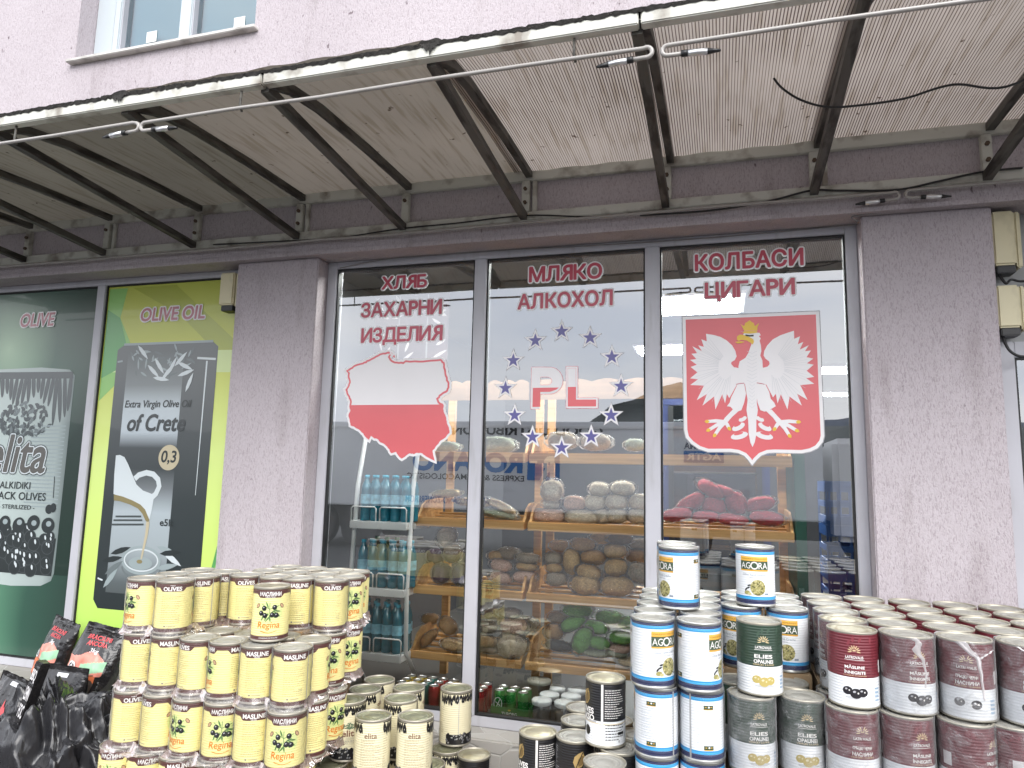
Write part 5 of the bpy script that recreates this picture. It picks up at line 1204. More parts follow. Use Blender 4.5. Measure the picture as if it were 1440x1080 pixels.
put_can(WC, 'olive_tin', -.150, -.955, wz1 + WH_, -58, 'wrapped white and blue tin on top of the left block, in front', 'tin', GW, WFILM)
put_can(WC, 'olive_tin', -.168, -.80, wz1 + WH_, -62, 'wrapped white and blue tin on top of the left block, behind', 'tin', GW, WFILM)
for j, y in enumerate((-.790, -.645, -.50)):
    for i, x in enumerate((.064, .222)):
        lab = 'white and blue tin, right block, %s' % (('front left, partly behind the green tin', 'front right, gold label showing')[i] if j == 0 else '%s row, %s, mostly its lid' % (ORD[j], ('left', 'right')[i]))
        put_can(WC, 'olive_tin', x + J(), y + J(), wz1, (-38, -14)[i] if j == 0 else rj.uniform(-150, 150), lab, 'tin', GW, WFILM if j == 0 else None)
put_can(WC, 'olive_tin', .117, -.772, wz1 + WH_, -3, 'loose white and blue tin on top of the right block, gold label facing forward', 'tin', GW)
carton(-.292, -.005, -1.10, -.52, .005, wz1 - 3 * WH_, 'plain brown carton under the left white and blue tins'); carton(-.29, -.005, -.93, -.52, wz1 - 3 * WH_ + .001, wz1 - WH_ - .001, 'brown carton hidden inside the left white and blue stack')
carton(0.0, .293, -.86, -.43, .005, wz1 - WH_ - .001, 'brown carton under the right white and blue tins')
# ---- green tins
GG = 'bottle green olive tins'
put_can(GC, 'olive_tin', .112, -1.072, 1.175, 10, 'loose dark green and white tin standing on two wrapped green tins', 'tin', GG)
for x, y, ph, w_, f in ((.083, -1.105, 18, 'wrapped, lower left under the loose green tin', GFILM), (.237, -1.065, 12, 'wrapped, lower right under the loose green tin', GFILM), (.04, -.95, 60, 'second row left, only its lid showing', None), (.205, -.92, 60, 'second row right, only its lid showing', None)):
    put_can(GC, 'olive_tin', x, y, .95, ph, 'green and white tin, ' + w_, 'tin', GG, f)
for x in (.083, .237): put_can(GC, 'olive_tin', x, -1.09, .725, 0, 'green and white tin at the lower frame edge, ' + ('left' if x < .1 else 'right'), 'tin', GG)
carton(.008, .305, -1.15, -.865, .005, .499, 'plain brown carton carrying the green tins')
# ---- burgundy tins
GB = 'burgundy olive tins stacked at the right'
bx = (.384, .537, .695, .852, 1.005, 1.160, 1.315)
bp = (4, 26, -178, 14, -170, 0, 0)
for j, y in enumerate((-1.10, -.938, -.775, -.61, -.447)):
    for i, x in enumerate(bx):
        if i > 4 + j // 2 - (j == 0) and i > 4: 
            if x > .98 + .085 * (j + 1): continue
        lab = 'burgundy and white tin, upper layer, ' + (('front row, loose with bare gold lid', 'front row, second from left', 'front row, third from left', 'front row, fourth from left', 'front row, fifth from left')[i] if j == 0 and i < 5 else '%s row back, %s from left' % (ORD[j], ORD[i]))
        gold = (i == 0 and j < 2)
        put_can(BC1 if gold else BC, 'olive_tin', x + J(.004), y + J(.005), 1.175, bp[i] if j == 0 else (-75 if i == 0 else rj.uniform(-180, 180)), lab, 'tin', GB, BFILM if (j == 0 and i > 0) or (j > 0 and i == 0) else None)
for i, x in enumerate((.374, .522, .676, .80, .955)):
    put_can(BC, 'olive_tin', x, -1.125 - (.012 if i == 2 else 0), .95, (-158, 34, -118, 110, 0)[i], 'wrapped burgundy and white tin, second layer, %s from left' % ORD[i], 'tin', GB, BFILM)
    put_can(BC, 'olive_tin', x, -1.12, .725, 0, 'burgundy and white tin at the lower frame edge, %s from left' % ORD[i], 'tin', GB)
put_can(BC, 'olive_tin', .37, -.965, .95, -80, 'burgundy and white tin, second layer, left side behind the corner', 'tin', GB, BFILM)
carton(.31, 1.40, -1.19, -.38, .005, .499, 'plain brown carton carrying the burgundy tins'); carton(.45, 1.40, -1.04, -.38, .4995, .949, 'brown carton hidden inside the burgundy stack'); carton(.31, .445, -.885, -.38, .4995, .949, 'brown carton hidden at the left of the burgundy stack')
# torn film strands on the burgundy tins
STR = mat('film_strand', (.80, .76, .77), .3, coat=.5, alpha=.75)
def strand(cxy, r, pts, wds, lab):
    m_ = MB().use(STR); cx_, cy_ = cxy; base = atan2(CAMP.x - cx_, -(CAMP.y - cy_)); rows = []
    P = pts; n = 16
    for i in range(n + 1):
        t = i / n * (len(P) - 1); k = min(len(P) - 2, int(t)); q = t - k; ang = P[k][0] + (P[k + 1][0] - P[k][0]) * q; z = P[k][1] + (P[k + 1][1] - P[k][1]) * q; wd = wds[k] + (wds[k + 1] - wds[k]) * q; aa = base + radians(ang) + .012 * sin(i * 2.1)
        row = []
        for s_, e in ((-1, .005), (-.3, .0095), (.4, .008), (1, .005)):
            b_ = aa + s_ * wd / r / 2; row.append(m_.bm.verts.new((cx_ + (r + e) * sin(b_), cy_ - (r + e) * cos(b_), z + .002 * sin(i * 1.3 + s_))))
        rows.append(row)
    for a_, b_ in zip(rows, rows[1:]):
        for k in range(3): m_.face([a_[k], a_[k + 1], b_[k + 1], b_[k]], True)
    tag(m_.build('film_strand'), lab, 'plastic film', 'white strands of torn film on burgundy tins')
strand((.695, -1.10), BR_, [(-8, 1.172), (8, 1.15), (26, 1.128), (30, 1.09), (33, 1.03), (34, 1.01)], [.03, .022, .014, .008, .007, .004], 'long white strand of torn film down the third burgundy tin')
strand((.695, -1.10), BR_, [(64, 1.15), (42, 1.138), (26, 1.125)], [.006, .008, .006], 'short white strand of torn film across the third burgundy tin')
strand((.537, -1.10), BR_, [(12, 1.172), (28, 1.16), (20, 1.135), (34, 1.115), (40, 1.07), (36, 1.03)], [.034, .018, .026, .012, .007, .006], 'ragged white patch of torn film on the second burgundy tin')
strand((.852, -1.10), BR_, [(-14, 1.168), (12, 1.155), (40, 1.12)], [.01, .016, .012], 'white strand of torn film on the fourth burgundy tin')
# ------------------------------------------------------------------ goods behind the glass
from mathutils import noise as NZ
FL = .338
def wood():
    mt, n, b = _nt('beech_wood'); nd, lk = n.nodes, n.links.new
    t = nd.new('ShaderNodeTexCoord'); q = nd.new('ShaderNodeMapping'); q.inputs['Scale'].default_value = (2.2, 30, 60); lk(t.outputs['Object'], q.inputs['Vector'])
    a_ = nd.new('ShaderNodeTexNoise'); a_.inputs['Detail'].default_value = 4; a_.inputs['Scale'].default_value = 1; lk(q.outputs[0], a_.inputs['Vector'])
    r = nd.new('ShaderNodeValToRGB'); r.color_ramp.elements[0].position = .3; r.color_ramp.elements[1].position = .7; r.color_ramp.elements[0].color = (.46, .23, .075, 1); r.color_ramp.elements[1].color = (.74, .43, .17, 1)
    lk(a_.outputs['Fac'], r.inputs['Fac']); lk(r.outputs[0], b.inputs['Base Color']); b.inputs['Roughness'].default_value = .45; return mt
WOOD = wood()
WOODD = mat('header_wood_dark', (.34, .20, .11), .6, var=((3, 20, 20), .25))  # darker header wood, offsets the strong lamp light on that board
def rack(x0, x1, lab, posts, wood_right):
    t = thing('bread_rack', lab, 'shelf rack', ((x0 + x1) / 2, .4, FL), 0, 'wooden bread racks behind the glass')
    ox, oz = (x0 + x1) / 2, FL; a_, b_ = x0 - ox, x1 - ox
    for z0, z1 in ((.541, .585), (.915, .966), (1.314, 1.366), (1.705, 1.765)):
        z0 -= oz; z1 -= oz; m_ = MB().use(WOOD)
        m_.box(a_, b_, 0, .018, z0, z1, .003)
        # sloping slats
        for k in range(5): m_.bar((a_ + .012, .06 + k * .085, z0 + .012 + k * .012), (b_ - .012, .06 + k * .085, z0 + .012 + k * .012), .055, .012)
        # curved cheeks
        for xs_ in (a_ + .001, b_ - .015):
            pr = [(.019, z0 + .003), (.42, z0 + .055), (.42, z0 + .16), (.16, z0 + .15), (.09, z0 + .12), (.045, z0 + .06), (.019, z1 - .003)]
            f = [m_.bm.verts.new((xs_, y, z)) for y, z in pr]; g = [m_.bm.verts.new((xs_ + .014, y, z)) for y, z in pr]
            m_.face(f); m_.face(g[::-1])
            for i in range(len(pr)): m_.face([f[i], g[i], g[(i + 1) % len(pr)], f[(i + 1) % len(pr)]])
        m_.build('shelf', t)
    m_ = MB().use(WOOD); z0, z1 = 2.085 - oz, 2.19 - oz; n = 40; top = []; bot = []
    for i in range(n + 1):
        x = a_ + (b_ - a_) * i / n; top.append((x, z1 + .018 * abs(sin(i * pi / 5)))); bot.append((x, z0))
    fr = [[m_.bm.verts.new((x, y, z)) for x, z in l] for y in (.05, .07) for l in (bot, top)]
    for i in range(n): m_.face([fr[0][i], fr[0][i + 1], fr[1][i + 1], fr[1][i]]); m_.face([fr[2][i + 1], fr[2][i], fr[3][i], fr[3][i + 1]]); m_.face([fr[1][i], fr[1][i + 1], fr[3][i + 1], fr[3][i]])
    m_.mats[0] = WOODD; m_.build('header_board', t)
    for px in posts: MB().use(WOOD).box(px - ox - .024, px - ox + .024, .46, .50, 0, 2.15 - oz, .003).build('post', t)
    return t
rack(-1.796, -1.105, 'left wooden bread rack behind the left and middle panes', (-1.76, -1.14), False)
rack(-1.082, .364, 'right wooden bread rack behind the middle and right panes', (-1.06, .345), True)

PLASTIC = film_mat('bag_plastic', .07, (1, 1, 1)); PLASTW = film_mat('bag_plastic_milky', .07, (1, .98, .96))
def blob_mesh(seed, kind, mt, film, tails=True):
    """a packed loaf: the food as one lumpy body, the crinkled bag with gathered ends as another"""
    out = []
    for shell in (0, 1):
        m_ = MB().use(mt if shell == 0 else film); nu, nv = (22, 14) if shell == 0 else (30, 24); rows = []
        for j in range(nv + 1):
            t = -1 + 2 * j / nv; row = []
            ex = max(0.0, 1 - abs(t) ** (2.6 if kind == 'loaf' else 3.5)) ** .5
            if shell and tails: tt = t * 1.22; ex = max(ex * 1.05, .16 + .25 * max(0, abs(t) - .86) / .14 if abs(t) > .86 else 0)
            else: tt = t
            for k in range(nu):
                a_ = 2 * pi * k / nu; d = Vector((tt * 2, cos(a_), sin(a_)))
                w_ = 1 + (.10 if shell == 0 else .09) * NZ.noise(d * 1.6 + Vector((seed * 7.1, 0, 0))) + (.0 if shell == 0 else .15 * NZ.noise(d * 5.0 + Vector((seed, 3, 0))) + .05 * NZ.noise(d * 11 + Vector((seed, 9, 0))))
                c_ = cos(a_); s_ = sin(a_); c_ = math.copysign(abs(c_) ** .72, c_); s_ = math.copysign(abs(s_) ** .72, s_)
                row.append(m_.bm.verts.new((tt * .5 + .012 * NZ.noise(d * 3), .5 * ex * w_ * c_ * (1.03 if shell else 1), .5 * ex * w_ * s_ * (1.03 if shell else 1))))
            rows.append(row)
        for a_, b_ in zip(rows, rows[1:]):
            for k in range(nu): m_.face([a_[k], a_[(k + 1) % nu], b_[(k + 1) % nu], b_[k]], shell == 0)
        m_.face(rows[0][::-1]); m_.face(rows[-1]); out.append(m_.mesh('food' if shell == 0 else 'bag'))
    return out
FOOD = {
 'white': ('paper_white_food', (.86, .70, .56), PLASTW), 'brown': ('bread_crust', (.48, .26, .10), PLASTIC), 'tan': ('bread_tan', (.64, .42, .20), PLASTIC), 'green': ('green_bag_food', (.17, .44, .09), PLASTIC),
 'pink': ('pale_pink_food', (.80, .52, .42), PLASTW), 'red': ('red_sausage', (.56, .055, .085), PLASTIC), 'black': ('black_bag_food', (.016, .015, .017), PLASTIC), 'purple': ('purple_bag_food', (.10, .06, .12), PLASTW), 'blue': ('blue_bag_food', (.05, .06, .17), PLASTW), 'grey': ('grey_bag_food', (.44, .36, .28), PLASTW), 'pale': ('baguette_pale', (.78, .60, .36), PLASTIC), 'greenish': ('pale_green_food', (.46, .50, .38), PLASTW), 'dark': ('dark_rye', (.12, .07, .04), PLASTIC)}
_BL = {}
def food(kind, seed):
    k = (kind, seed % 3)
    if k not in _BL:
        nm, c, fl = FOOD[kind]; _BL[k] = blob_mesh(seed % 3 + hash(nm) % 5 * 0, 'loaf', mat(nm, c, .6, var=(14, .3), bump=[((60, 60, 60), .12, .008), ((7, 7, 7), .35, .02)], stain=((9, 9, 9), .5, .7, [x * .6 for x in c], .4)), fl)
    return _BL[k]
nf = [0]
def pack(kind, px, py, wpx, hpx, lab, rot=0.0, yaw=0.0, Y=.55, name='bread_bag', cat='bread bag', grp='bread and bags on the wooden racks', dep=None):
    """px, py = middle of the pack as seen; it lies at depth Y"""
    nf[0] += 1; c = aty(px, py, Y); d = (Y + 3.6) / FPX * 1.02
    t = thing(name, lab, cat, c, 0, grp); w_, h = wpx * d, hpx * d
    t.rotation_euler = (rj.uniform(-.15, .15), radians(rot), radians(yaw) + rj.uniform(-.15, .15)); t.scale = (w_ / 1.08, dep or max(h * 1.1, w_ * .6), h)
    f, b_ = food(kind, nf[0]); link('food', f, t); link('bag', b_, t)
    return t
G = None
T1 = 'upper shelf of the right rack'
for px, py, w_, h, k, lab in ((772, 726, 56, 20, 'pink', 'printed flat bag at the left, lowest'), (818, 727, 54, 20, 'white', 'printed flat bag, second from left, lowest'), (846, 726, 32, 19, 'white', 'pale roll bag, third from left, lowest'), (868, 725, 32, 20, 'white', 'pale roll bag, fourth from left, lowest'), (898, 725, 32, 20, 'white', 'pale roll bag, fifth from left, lowest'),
    (775, 708, 26, 16, 'white', 'small pale bag in the middle layer at the left'), (808, 708, 34, 20, 'pink', 'pinkish printed bag in the middle layer'), (837, 707, 32, 20, 'white', 'pale roll bag in the middle layer, third from left'), (867, 706, 34, 21, 'white', 'pale roll bag in the middle layer, fourth from left'), (900, 706, 32, 21, 'white', 'pale roll bag in the middle layer, far right'),
    (843, 688, 30, 19, 'white', 'pale roll bag on top, left of two'), (876, 687, 36, 20, 'white', 'pale roll bag on top, right of two')):
    pack(k, px, py, w_, h, lab + ', ' + T1)
pack('white', 777, 690, 34, 30, 'crinkled white bag standing on top at the left, ' + T1, rot=85)
pack('pale', 628, 694, 46, 11, 'baguette in clear bag behind the left pane, ' + 'upper shelf of the left rack', rot=-6); pack('pale', 668, 706, 60, 10, 'lower baguette in clear bag behind the left mullion, upper shelf of the left rack', rot=4)
pack('pale', 705, 712, 50, 11, 'tilted baguette in clear bag behind the middle pane, upper shelf of the left rack', rot=24); pack('greenish', 700, 722, 58, 12, 'greenish bag of baguette lying lowest, upper shelf of the left rack', rot=8)
M2 = 'middle shelf of the right rack'
for px, py, w_, h, k, rot, lab in ((824, 822, 44, 26, 'tan', 0, 'large round loaf in front, left of two'), (868, 824, 48, 26, 'tan', 0, 'large round loaf in front, right of two'), (782, 814, 30, 18, 'grey', 0, 'small greyish loaf at the lower left'), (779, 799, 24, 12, 'tan', 0, 'flat loaf second from below at the left'), (778, 786, 26, 18, 'grey', 0, 'greyish loaf on top at the far left'), (804, 790, 38, 24, 'tan', 88, 'loaf standing upright in its bag'), (828, 805, 36, 20, 'tan', 10, 'loaf in the second row, pinkish crust'), (834, 784, 38, 20, 'brown', 0, 'loaf in the third row, middle'), (820, 766, 36, 18, 'brown', 0, 'loaf on top of the middle pile'), (866, 798, 34, 22, 'tan', -6, 'loaf in the second row at the right'), (865, 775, 34, 20, 'tan', 0, 'loaf in the third row at the right'), (872, 758, 36, 14, 'dark', 0, 'dark loaf on top of the right pile'), (902, 806, 40, 24, 'grey', 12, 'grey loaf at the far right by the mullion')):
    pack(k, px, py, w_, h, lab + ', ' + M2, rot, Y=.55 if py > 795 else .62)
M1 = 'middle shelf of the left rack'
for px, py, w_, h, k, rot, lab in ((621, 806, 28, 26, 'purple', 0, 'dark purple bag at the left'), (650, 807, 30, 28, 'blue', 0, 'dark blue bag by the mullion'), (636, 777, 28, 24, 'grey', 20, 'grey crinkled bag on the second layer'), (628, 755, 30, 26, 'grey', -30, 'grey crinkled bag on top'), (704, 812, 34, 16, 'pink', 6, 'pinkish loaf pack, lower left in the middle pane'), (738, 811, 36, 16, 'pink', 0, 'pinkish loaf pack, lower right in the middle pane'), (705, 795, 34, 16, 'pink', 8, 'striped loaf pack in the second layer, left'), (740, 797, 32, 12, 'tan', 0, 'loaf pack in the second layer, right'), (742, 785, 34, 14, 'grey', 4, 'loaf pack with black print on top')):
    pack(k, px, py, w_, h, lab + ', ' + M1, rot)
for px, py, w_, h, k, lab in ((790, 768, 34, 16, 'brown', 'brown loaf in the back row at the far left'), (846, 757, 34, 14, 'tan', 'loaf in the back row between the piles'), (896, 782, 34, 18, 'brown', 'brown loaf in the back row at the far right'), (900, 765, 30, 14, 'grey', 'grey pack on top at the back right')): pack(k, px, py, w_, h, lab + ', ' + M2, 0, Y=.72)
for px, py, w_, h, k, lab in ((716, 778, 34, 16, 'grey', 'grey pack in the back row, upper left'), (700, 782, 30, 14, 'tan', 'loaf in the back row by the mullion'), (612, 782, 26, 20, 'purple', 'dark purple bag in the back row')): pack(k, px, py, w_, h, lab + ', ' + M1, 0, Y=.72)
B2 = 'lowest shelf of the right rack'
for px, py, w_, h, k, lab in ((856, 868, 40, 16, 'green', 'dark green bag in the back row, upper middle'), (884, 876, 34, 16, 'green', 'dark green bag in the back row, upper right'), (786, 868, 32, 15, 'grey', 'grey pack in the back row, upper left'), (898, 905, 30, 18, 'greenish', 'pale green bag at the back right')): pack(k, px, py, w_, h, lab + ', ' + B2, 0, Y=.74)
for px, py, w_, h, k, lab in ((742, 880, 30, 22, 'grey', 'grey crinkled pack in the back row at the right'), (696, 864, 36, 14, 'grey', 'grey pack in the back row by the mullion'), (605, 870, 28, 14, 'brown', 'brown pastry in the back row')): pack(k, px, py, w_, h, lab + ', lowest shelf of the left rack', 0, Y=.72)
for px, py, w_, h, k, rot, lab in ((786, 908, 42, 13, 'black', 5, 'long black bag lying in front'), (779, 889, 28, 20, 'brown', 0, 'round brown loaf above the black bag'), (806, 876, 40, 18, 'green', -28, 'green bag tilted to the right'), (819, 901, 38, 24, 'green', -62, 'green bag standing on end in the middle'), (838, 882, 34, 15, 'green', 10, 'green bag in the second row'), (842, 904, 34, 16, 'green', 8, 'green bag under the others at the right'), (838, 917, 40, 9, 'greenish', 3, 'pale green bag lying lowest'), (873, 897, 34, 15, 'green', 0, 'dull green bag at the right'), (868, 918, 30, 10, 'greenish', 4, 'pale bag lying lowest at the right'), (812, 858, 44, 16, 'green', 0, 'dark green bag on top of the pile'), (890, 930, 44, 9, 'pale', 0, 'pale loaf at the front edge behind the black tin'), (872, 912, 30, 12, 'pink', 0, 'brownish pack under the dull green bag')):
    pack(k, px, py, w_, h, lab + ', ' + B2, rot, Y=.52 if py > 895 else .6)
B1 = 'lowest shelf of the left rack'
for px, py, w_, h, k, rot, lab in ((602, 898, 34, 14, 'brown', -44, 'golden pastry leaning on its end'), (630, 880, 30, 20, 'brown', 32, 'golden pastry on top'), (637, 907, 36, 15, 'tan', 8, 'pastry in clear bag lying in front'), (684, 902, 34, 14, 'brown', 0, 'brown loaf below, behind the mullion edge'), (684, 881, 36, 15, 'grey', 0, 'greyish loaf on top, behind the mullion edge'), (722, 880, 42, 22, 'pink', 0, 'pinkish loaf pack on top at the right'), (720, 908, 46, 28, 'grey', 0, 'crinkled grey bag hanging over the shelf edge'), (716, 862, 34, 12, 'grey', 0, 'grey pack at the back on top'), (690, 912, 40, 10, 'dark', 0, 'dark flat pack lying lowest')):
    pack(k, px, py, w_, h, lab + ', ' + B1, rot, Y=.47 if py > 900 else .55)
R_ = 'on the shelf below the eagle shield'
for px, py, w_, h, rot, lab in ((952, 724, 44, 17, -10, 'red sausage bag at the far left, lowest'), (992, 727, 40, 15, 0, 'red sausage bag, second from left, lowest'), (1030, 730, 44, 14, 4, 'red sausage bag, third from left, lowest'), (1078, 729, 46, 18, 4, 'red sausage bag at the right, lowest'), (972, 708, 44, 20, -32, 'red sausage bag leaning in the middle layer, left'), (1004, 712, 34, 24, 10, 'bright red sausage bag in the middle'), (1035, 708, 34, 26, 60, 'red sausage bag standing on end'), (1068, 709, 42, 18, -14, 'dark red sausage bag in the middle layer, right'), (1000, 688, 42, 18, 32, 'red sausage bag on top of the pile'), (1020, 692, 34, 14, 24, 'small red sausage bag near the top, right')):
    pack('red', px, py, w_, h, lab + ' ' + R_, rot, Y=.5 if py > 715 else .56, name='sausage_bag', cat='sausage bag', grp='red bags below the eagle shield')
T0 = 'topmost shelf'
for px, py, w_, h, k, lab in ((700, 626, 56, 22, 'greenish', 'greenish bag behind the left stars'), (790, 620, 44, 24, 'grey', 'pale bag behind the bottom star'), (838, 622, 46, 22, 'grey', 'pale bag right of the bottom star'), (893, 626, 30, 16, 'greenish', 'pale bag at the right by the mullion'), (625, 628, 50, 14, 'greenish', 'pale bag behind the left pane')):
    pack(k, px, py, w_, h, lab + ', ' + T0, Y=.6)

# water rack with bottles
WM = mat('white_rack_metal', (.80, .80, .80), .35)
wr_ = thing('bottle_rack', 'white metal rack of blue water bottles behind the left pane', 'shelf rack', (-1.97, .3, FL))
for sx, lab in ((-.185, 0), (.188, 1)):
    pts = [(sx - (.04 if sx < 0 else -.0) * 0, .25, 0), (sx + .03 * (1 if sx < 0 else -1) * 0, .02, .25), (sx, .0, .6), (sx, .03, 1.2), (sx + (.0), .10, 1.5), (sx - (.03 if sx < 0 else 0), .20, 1.75)]
    MB().use(WM).tube(pts, .014, 8).build('upright', wr_)
for z in (.585, .952, 1.338):
    z -= FL; m_ = MB().use(WM).box(-.19, .185, -.04, .32, z - .045, z, .004); sh_ = m_.build('shelf', wr_)
    for xa, xb in ((-.185, -.02), (.005, .18)): MB().use(WM).tube([(xa, -.03, z), (xa, -.034, z + .075), (xa + .01, -.035, z + .085), (xb - .01, -.035, z + .085), (xb, -.034, z + .075), (xb, -.03, z)], .0045, 6).build('guard_wire', sh_)
BLU = mat('blue_bottle', (.015, .24, .34), .12, coat=.6, trans=.35); LBLU = mat('bottle_label', (.22, .50, .62), .4, var=(30, .4)); CAPB = mat('bottle_cap', (.03, .35, .5), .4); GBO = mat('green_bottle', (.02, .12, .05), .12, coat=.6, trans=.3)
def bottle_meshes(mt, cap):
    p = [(0, 0), (.028, 0), (.032, .006), (.032, .03), (.030, .035), (.032, .04)] + [(.032 - .0015 * (k % 2), .05 + .012 * k) for k in range(4)] + [(.032, .10), (.032, .16), (.030, .17), (.032, .18), (.030, .20), (.024, .222), (.014, .242), (.0125, .256)]
    b_ = MB().use(mt).lathe(p, 20).mesh('bottle_body'); c_ = MB().use(cap).lathe([(.0125, .2562), (.0145, .257), (.0145, .274), (0, .275)], 16).mesh('cap'); l_ = MB().use(LBLU).lathe([(.0326, .102), (.0326, .158)], 20).mesh('label'); return b_, c_, l_
BM = bottle_meshes(BLU, CAPB); GM = bottle_meshes(GBO, mat('green_cap', (.03, .25, .1), .4))
def bottle(ms, x, y, z, lab, grp):
    t = thing('water_bottle', lab, 'bottle', (x, y, z), rj.uniform(0, 6), grp); link('bottle_body', ms[0], t); link('cap', ms[1], t); link('label', ms[2], t)
for si, z in enumerate((.5855, .9525, 1.3385)):
    for j in range(3 if si == 0 else 2):
        for i in range(5):
            x = -2.10 + i * .0665 + (.0 if si == 0 else .02) + (.02 if j % 2 else 0)
            bottle(BM, x, .305 + j * .066, z, 'blue water bottle on the %s shelf of the white rack, %s row, %s from left' % (('lowest', 'middle', 'upper')[si], ORD[j], ORD[i]), 'blue bottles on the white rack')
for i in range(3): bottle(GM, -2.08 + i * .068 - .02, .52, .9525, 'green bottle at the back of the middle white shelf, %s from left' % ORD[i], 'green bottles on the white rack')

# drinks under the bread racks
def drink(x, y, col, nm, lab, z=FL):
    k = ('dr', nm)
    if k not in _BL:
        b_ = MB().use(mat('drink_' + nm, col, .25, .5, coat=.4, var=(18, .25))).lathe([(.026, .006), (.031, .012), (.031, .118), (.0255, .132)], 20); bm_ = b_.mesh('can_body')
        l_ = MB().use(SILVER).lathe([(.0255, .1322), (.0265, .1345), (.025, .1335), (.023, .131), (0, .131)], 20); _BL[k] = (bm_, l_.mesh('can_top'))
    t = thing('drink_can', lab, 'drink can', (x, y, z), rj.uniform(0, 6), 'drink cans on the floor behind the glass'); link('can_body', _BL[k][0], t); link('can_top', _BL[k][1], t)
dcol = {'yellow': (.55, .40, .05), 'teal': (.03, .22, .2), 'red': (.42, .03, .03), 'gold': (.5, .36, .12)}
for j in range(3):
    for i, c in enumerate(('yellow', 'yellow', 'teal', 'red', 'gold', 'gold', 'red', 'red')):
        drink(-1.73 + i * .0655, .17 + j * .066, dcol[c], c, '%s drink can on the shop floor, %s row, %s from left' % (c, ('front', 'second', 'rear')[j], ORD[i]))
# green carton of cans
GCARD = mat('green_card', (.02, .16, .03), .5)
t = thing('drink_carton', 'green carton of green drink cans with white lettering on the shop floor', 'carton', (-1.1, .17, FL))
MB().use(GCARD).box(-.105, .105, 0, .004, 0, .062).box(-.105, -.101, .0045, .15, 0, .062).box(.101, .105, .0045, .15, 0, .062).box(-.1, .1, .005, .15, .002, .006).build('tray', t)
a = Art(); a.ctext('TUBORG', 0, .030, .020, VW, 1, .02, 0, .085); a.ell(0, .05, .008, .004, VY, 1); link('lettering', a.mesh('lettering', lambda u, v, l: (u, -.0008 - l * .0004, v)), t)
for j in range(2):
    for i in range(3): drink(-1.166 + i * .066, .206 + j * .066, (.03, .28, .05), 'green', 'green drink can in the green carton, %s row, %s from left' % (('front', 'rear')[j], ORD[i]), FL + .0065)
a = Art(); a.ring(0, .07, .024, .034, .004, VW, 1); a.line([(-.012, .045), (.012, .095)], .004, VW, 1); a.line([(-.014, .08), (.014, .06)], .003, VW, 1); a.line([(-.008, .052), (.006, .055), (.01, .068)], .003, VW, 1)
q = link('emblem', a.mesh('emblem', lambda u, v, l: (-.066 + u, .0045 - .0004 * l, v + .006)), t)
# white corner card and jars
t = MB().use(WHITE).box(-1.29, -1.22, .10, .104, FL + .001, FL + .05, .002).build('price_card'); tag(t, 'white price card leaning on the floor left of the green carton', 'price card')
JG = mat('jar_dark', (.10, .10, .10), .15, coat=.5, var=(30, .5)); JL = mat('jar_lid_white', (.72, .74, .74), .4)
jb = MB().use(JG).lathe([(0, 0), (.042, 0), (.048, .008), (.048, .07), (.042, .082)], 24).mesh('jar_body'); jl = MB().use(JL).lathe([(.044, .083), (.052, .086), (.054, .10), (.05, .104), (0, .104)], 24).mesh('lid')
for k, (x, y, z) in enumerate(((-.92, .16, FL), (-.80, .165, FL), (-.905, .27, FL + .001), (-.79, .29, FL + .0), (-.90, .40, FL), (-.78, .41, FL))):
    t = thing('jar', 'dark jar with a white lid on the shop floor, ' + ('front left', 'front right', 'second row left', 'second row right', 'rear left', 'rear right')[k], 'jar', (x, y, z), 0, 'white lidded jars behind the glass'); t.scale = (1, 1, 1.25); link('jar_body', jb, t); link('lid', jl, t)
t = thing('canister', 'dark brown canister with a wide lid right of the green carton', 'canister', (-.985, .36, FL)); t2 = MB().use(mat('dark_brown', (.07, .045, .025), .35)).lathe([(0, 0), (.055, 0), (.06, .01), (.06, .14), (.055, .15)], 28).build('canister_body', t); MB().use(mat('canister_lid', (.25, .24, .2), .4)).lathe([(.06, .151), (.066, .155), (.066, .17), (0, .172)], 28).build('lid', t)

# green panel, blue crates, dark fridge
GP = mat('green_board', (.01, .085, .055), .4)
t = MB().use(GP).box(.372, .425, .40, .95, FL, 2.15, .004).build('green_panel'); tag(t, 'tall narrow green board beside the right bread rack', 'board')
NAVY = mat('navy_cabinet', (.015, .025, .10), .3, coat=.4); DKG = glassmat('fridge_glass', .06, (.5, .55, .6))
t = thing('drinks_fridge', 'dark blue glass fronted drinks fridge deep behind the eagle shield', 'fridge', (-.05, 2.3, FL)); MB().use(NAVY).box(-.42, .42, .02, .6, 0, .22, .006).box(-.42, -.36, .02, .6, .221, 1.9).box(.36, .42, .02, .6, .221, 1.9).box(-.42, .42, .02, .6, 1.901, 2.12, .006).box(-.359, .359, .55, .6, .221, 1.9).build('cabinet', t)
fd = MB().use(BLACKP).box(-.36, -.32, 0, .018, .225, 1.895).box(.32, .36, 0, .018, .225, 1.895).build('door', t); MB().use(DKG).quad((-.32, .01, .23), (.32, .01, .23), (.32, .01, 1.89), (-.32, .01, 1.89)).build('door_glass', fd)
for z in (.55, .95, 1.35): MB().use(WM).box(-.355, .355, .06, .5, z, z + .012).build('shelf', t)
CRB = mat('blue_crate_plastic', (.02, .08, .26), .4)
